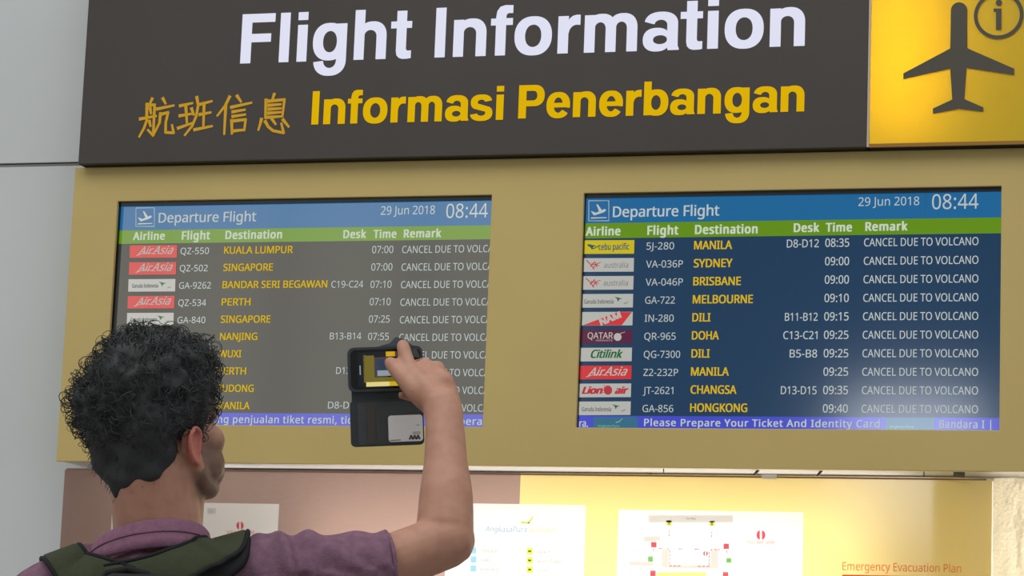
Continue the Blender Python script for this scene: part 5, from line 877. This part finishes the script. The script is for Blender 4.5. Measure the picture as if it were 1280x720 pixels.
R = Matrix((TL, TF, Z)).transposed().to_4x4(); bmesh.ops.transform(bm, matrix=Matrix.Translation(pc) @ R, verts=bm.verts[:]); obj('pack_body', bm, pk, [M_bk2], True)
bm = bmesh.new(); box(bm, (-.125, -.10, -.21), (.125, -.05, .03), 0, .024); bmesh.ops.transform(bm, matrix=Matrix.Translation(pc) @ R, verts=bm.verts[:]); obj('front_pocket', bm, pk, [M_ol], True)
bm = bmesh.new(); tube(bm, [pc+TL*x+TF*.03+Z*z for x, z in ((-.10, .215), (-.09, .236), (-.06, .243), (-.03, .236), (-.02, .215))], .007, 8); obj('haul_loop', bm, pk, [M_bk2], True)

# ------------------------------------------------------------------ phone in a folio case, card
DP = 4.615
pa, pb, pt = P(437.5, 488.5, DP), P(524, 485.5, DP+.02), P(434, 437, DP)
X = (pb-pa).normalized(); Yv = (pt-pa); Yv = (Yv-X*Yv.dot(X)).normalized(); Nn = X.cross(Yv)          # Nn faces the photographer
if Nn.dot(FW) > 0: Nn = -Nn
def PM(x, y, z): return pa+X*x+Yv*y+Nn*z
PW, PH = .123, .0705
def rbox(bm, x0, y0, x1, y1, r, z0, z1, mi=0, n=5):
    c = []
    for cx, cy, a0 in ((x1-r, y1-r, 0), (x0+r, y1-r, 90), (x0+r, y0+r, 180), (x1-r, y0+r, 270)):
        for k in range(n+1): a = math.radians(a0+90*k/n); c.append((cx+r*math.cos(a), cy+r*math.sin(a)))
    lo = [bm.verts.new(PM(x, y, z0)) for x, y in c]; hi = [bm.verts.new(PM(x, y, z1)) for x, y in c]
    fs = [bm.faces.new(hi), bm.faces.new(lo[::-1])]+[bm.faces.new((lo[i], lo[(i+1) % len(c)], hi[(i+1) % len(c)], hi[i])) for i in range(len(c))]
    for f in fs: f.material_index = mi
ph = thing('smartphone', PM(PW/2, 0, 0), 'black smartphone in open folio case held up in the man\'s right hand', 'phone')
M_ph = mat('phone_black', (18, 18, 20), .25, .5); M_cs = mat('case_dark_leather', (62, 68, 72), .5, .35, bump=.15, bscale=200); M_cs2 = mat('case_inner_suede', (80, 85, 87), .8, .2, var=.06, vscale=60)
bm = bmesh.new(); rbox(bm, .002, .002, PW-.002, PH-.002, .009, -.003, .0035); obj('phone_body', bm, ph, [M_ph])
bm = bmesh.new(); rbox(bm, -.0025, -.0025, PW+.0025, PH+.0025, .011, -.007, -.003)
def loop_(x0, y0, x1, y1, r, z, n=6): return [bm.verts.new(PM(cx+r*math.cos(math.radians(a0+90*k/n)), cy+r*math.sin(math.radians(a0+90*k/n)), z)) for cx, cy, a0 in ((x1-r, y1-r, 0), (x0+r, y1-r, 90), (x0+r, y0+r, 180), (x1-r, y0+r, 270)) for k in range(n+1)]
lo4 = [loop_(-.0025, -.0025, PW+.0025, PH+.0025, .0115, -.006), loop_(-.0025, -.0025, PW+.0025, PH+.0025, .0115, .0042), loop_(.0018, .0018, PW-.0018, PH-.0018, .009, .0042), loop_(.0018, .0018, PW-.0018, PH-.0018, .009, -.004)]
for u_ in range(3):
    for k in range(28): bm.faces.new((lo4[u_][k], lo4[u_][(k+1) % 28], lo4[u_+1][(k+1) % 28], lo4[u_+1][k]))
case = obj('phone_case', bm, ph, [M_cs])
bm = bmesh.new(); rbox(bm, .003, -.019, PW+.0, .0, .001, -.006, -.0035); obj('case_hinge', bm, case, [M_cs])
bm = bmesh.new(); rbox(bm, -.0005, -.096, PW+.002, -.017, .008, -.006, -.002); fl = obj('case_flap', bm, case, [M_cs])
tag(fl, 'dark flap hanging open below the phone')
bm = bmesh.new(); rbox(bm, .012, -.0935, PW-.004, -.021, .004, -.002, -.0012); obj('flap_lining', bm, case, [M_cs2])
bm = bmesh.new(); rbox(bm, .028, -.092, .042, -.023, .002, -.0012, -.0002); obj('lining_band', bm, case, [mat('case_band', (76, 72, 70), .7)])
bm = bmesh.new(); c0 = P(496, 432, DP+.015); vs = [P(460, 437, DP+.012), P(487, 429, DP+.016), P(495, 421, DP+.02), P(505, 424, DP+.02), P(520, 434, DP+.016), P(525, 447, DP+.012), P(500, 445, DP+.010)]
f1 = [bm.verts.new(p) for p in vs]; f2 = [bm.verts.new(p-Nn*.004) for p in vs]; bm.faces.new(f1); bm.faces.new(f2[::-1])
for i in range(7): bm.faces.new((f1[i], f1[(i+1) % 7], f2[(i+1) % 7], f2[i]))
bmesh.ops.recalc_face_normals(bm, faces=bm.faces[:]); obj('case_clasp', bm, case, [M_cs])
# picture shown on the phone screen
SC = [scr('phone_dark', (18, 22, 28)), scr('phone_olive', (112, 100, 34)), scr('phone_slate', (48, 60, 80)), scr('phone_cream', (222, 206, 130)), scr('phone_amber', (206, 160, 10)), scr('phone_brown', (78, 62, 50)), scr('phone_pale', (140, 150, 160)), scr('phone_yellow', (200, 170, 30))]
bm = bmesh.new()
sx0, sx1, sy0, sy1 = .014, PW-.012, .006, PH-.006
def sq(a, b_, c, d, mi, lift=0):        # fractions of the screen, y up
    x = lambda t: sx0+(sx1-sx0)*t; y = lambda t: sy0+(sy1-sy0)*t
    f = bm.faces.new([bm.verts.new(PM(x(p), y(q_), .0037+lift)) for p, q_ in ((a, b_), (c, b_), (c, d), (a, d))]); f.material_index = mi
sq(0, 0, 1, 1, 0); sq(.0, .0, .06, 1, 0, .0001); sq(.09, .0, .12, 1, 0, .0002); sq(.10, .12, .29, .92, 1, .0002); sq(.29, .25, .52, .84, 5, .0002); sq(.31, .30, .78, .80, 2, .0003); sq(.34, .30, .62, .46, 6, .0004); sq(.29, .12, .8, .26, 1, .0002); sq(.14, .0, .8, .13, 3, .0003); sq(.55, .0, .8, .13, 7, .0004); sq(.50, .86, .66, 1, 4, .0003); sq(.66, .84, .9, 1, 5, .0003); sq(.14, .9, .5, 1, 0, .0003)
sq(.03, .35, .05, .62, 6, .0005)
obj('phone_screen', bm, ph, SC)
bm = bmesh.new(); rbox(bm, .008, PH-.022, .022, PH-.008, .005, -.0085, -.007); obj('camera_bump', bm, ph, [M_ph])
cd_ = thing('card', PM(.09, -.088, 0), 'white plastic card tucked into the open phone case flap', 'card')
bm = bmesh.new(); rbox(bm, .0635, -.0895, .1225, -.0445, .005, .0000, .0012); obj('card_body', bm, cd_, [mat('white_card', (252, 253, 252), .35, .5)])
bm = bmesh.new(); zc = .0016
def seg(x0, y0, x1, y1, t=.0012):
    a = Vector((x0, y0)); c = Vector((x1, y1)); d = (c-a).normalized(); n_ = Vector((-d.y, d.x))*t/2
    bm.faces.new([bm.verts.new(PM(p.x, p.y, zc)) for p in (a-n_, c-n_, c+n_, a+n_)])
for x in (.099, .105, .111): seg(x, -.0865, x+.003, -.079, .0022); seg(x+.003, -.079, x+.006, -.0865, .0022)
seg(.100, -.0845, .118, -.0845, .0012); seg(.066, -.0865, .084, -.0865, .0012); seg(.105, -.074, .118, -.074, .0008); seg(.105, -.0765, .118, -.0765, .0008); seg(.112, -.062, .117, -.062, .0008)
obj('card_print', bm, cd_, [mat('card_ink', (70, 74, 78), .6)])
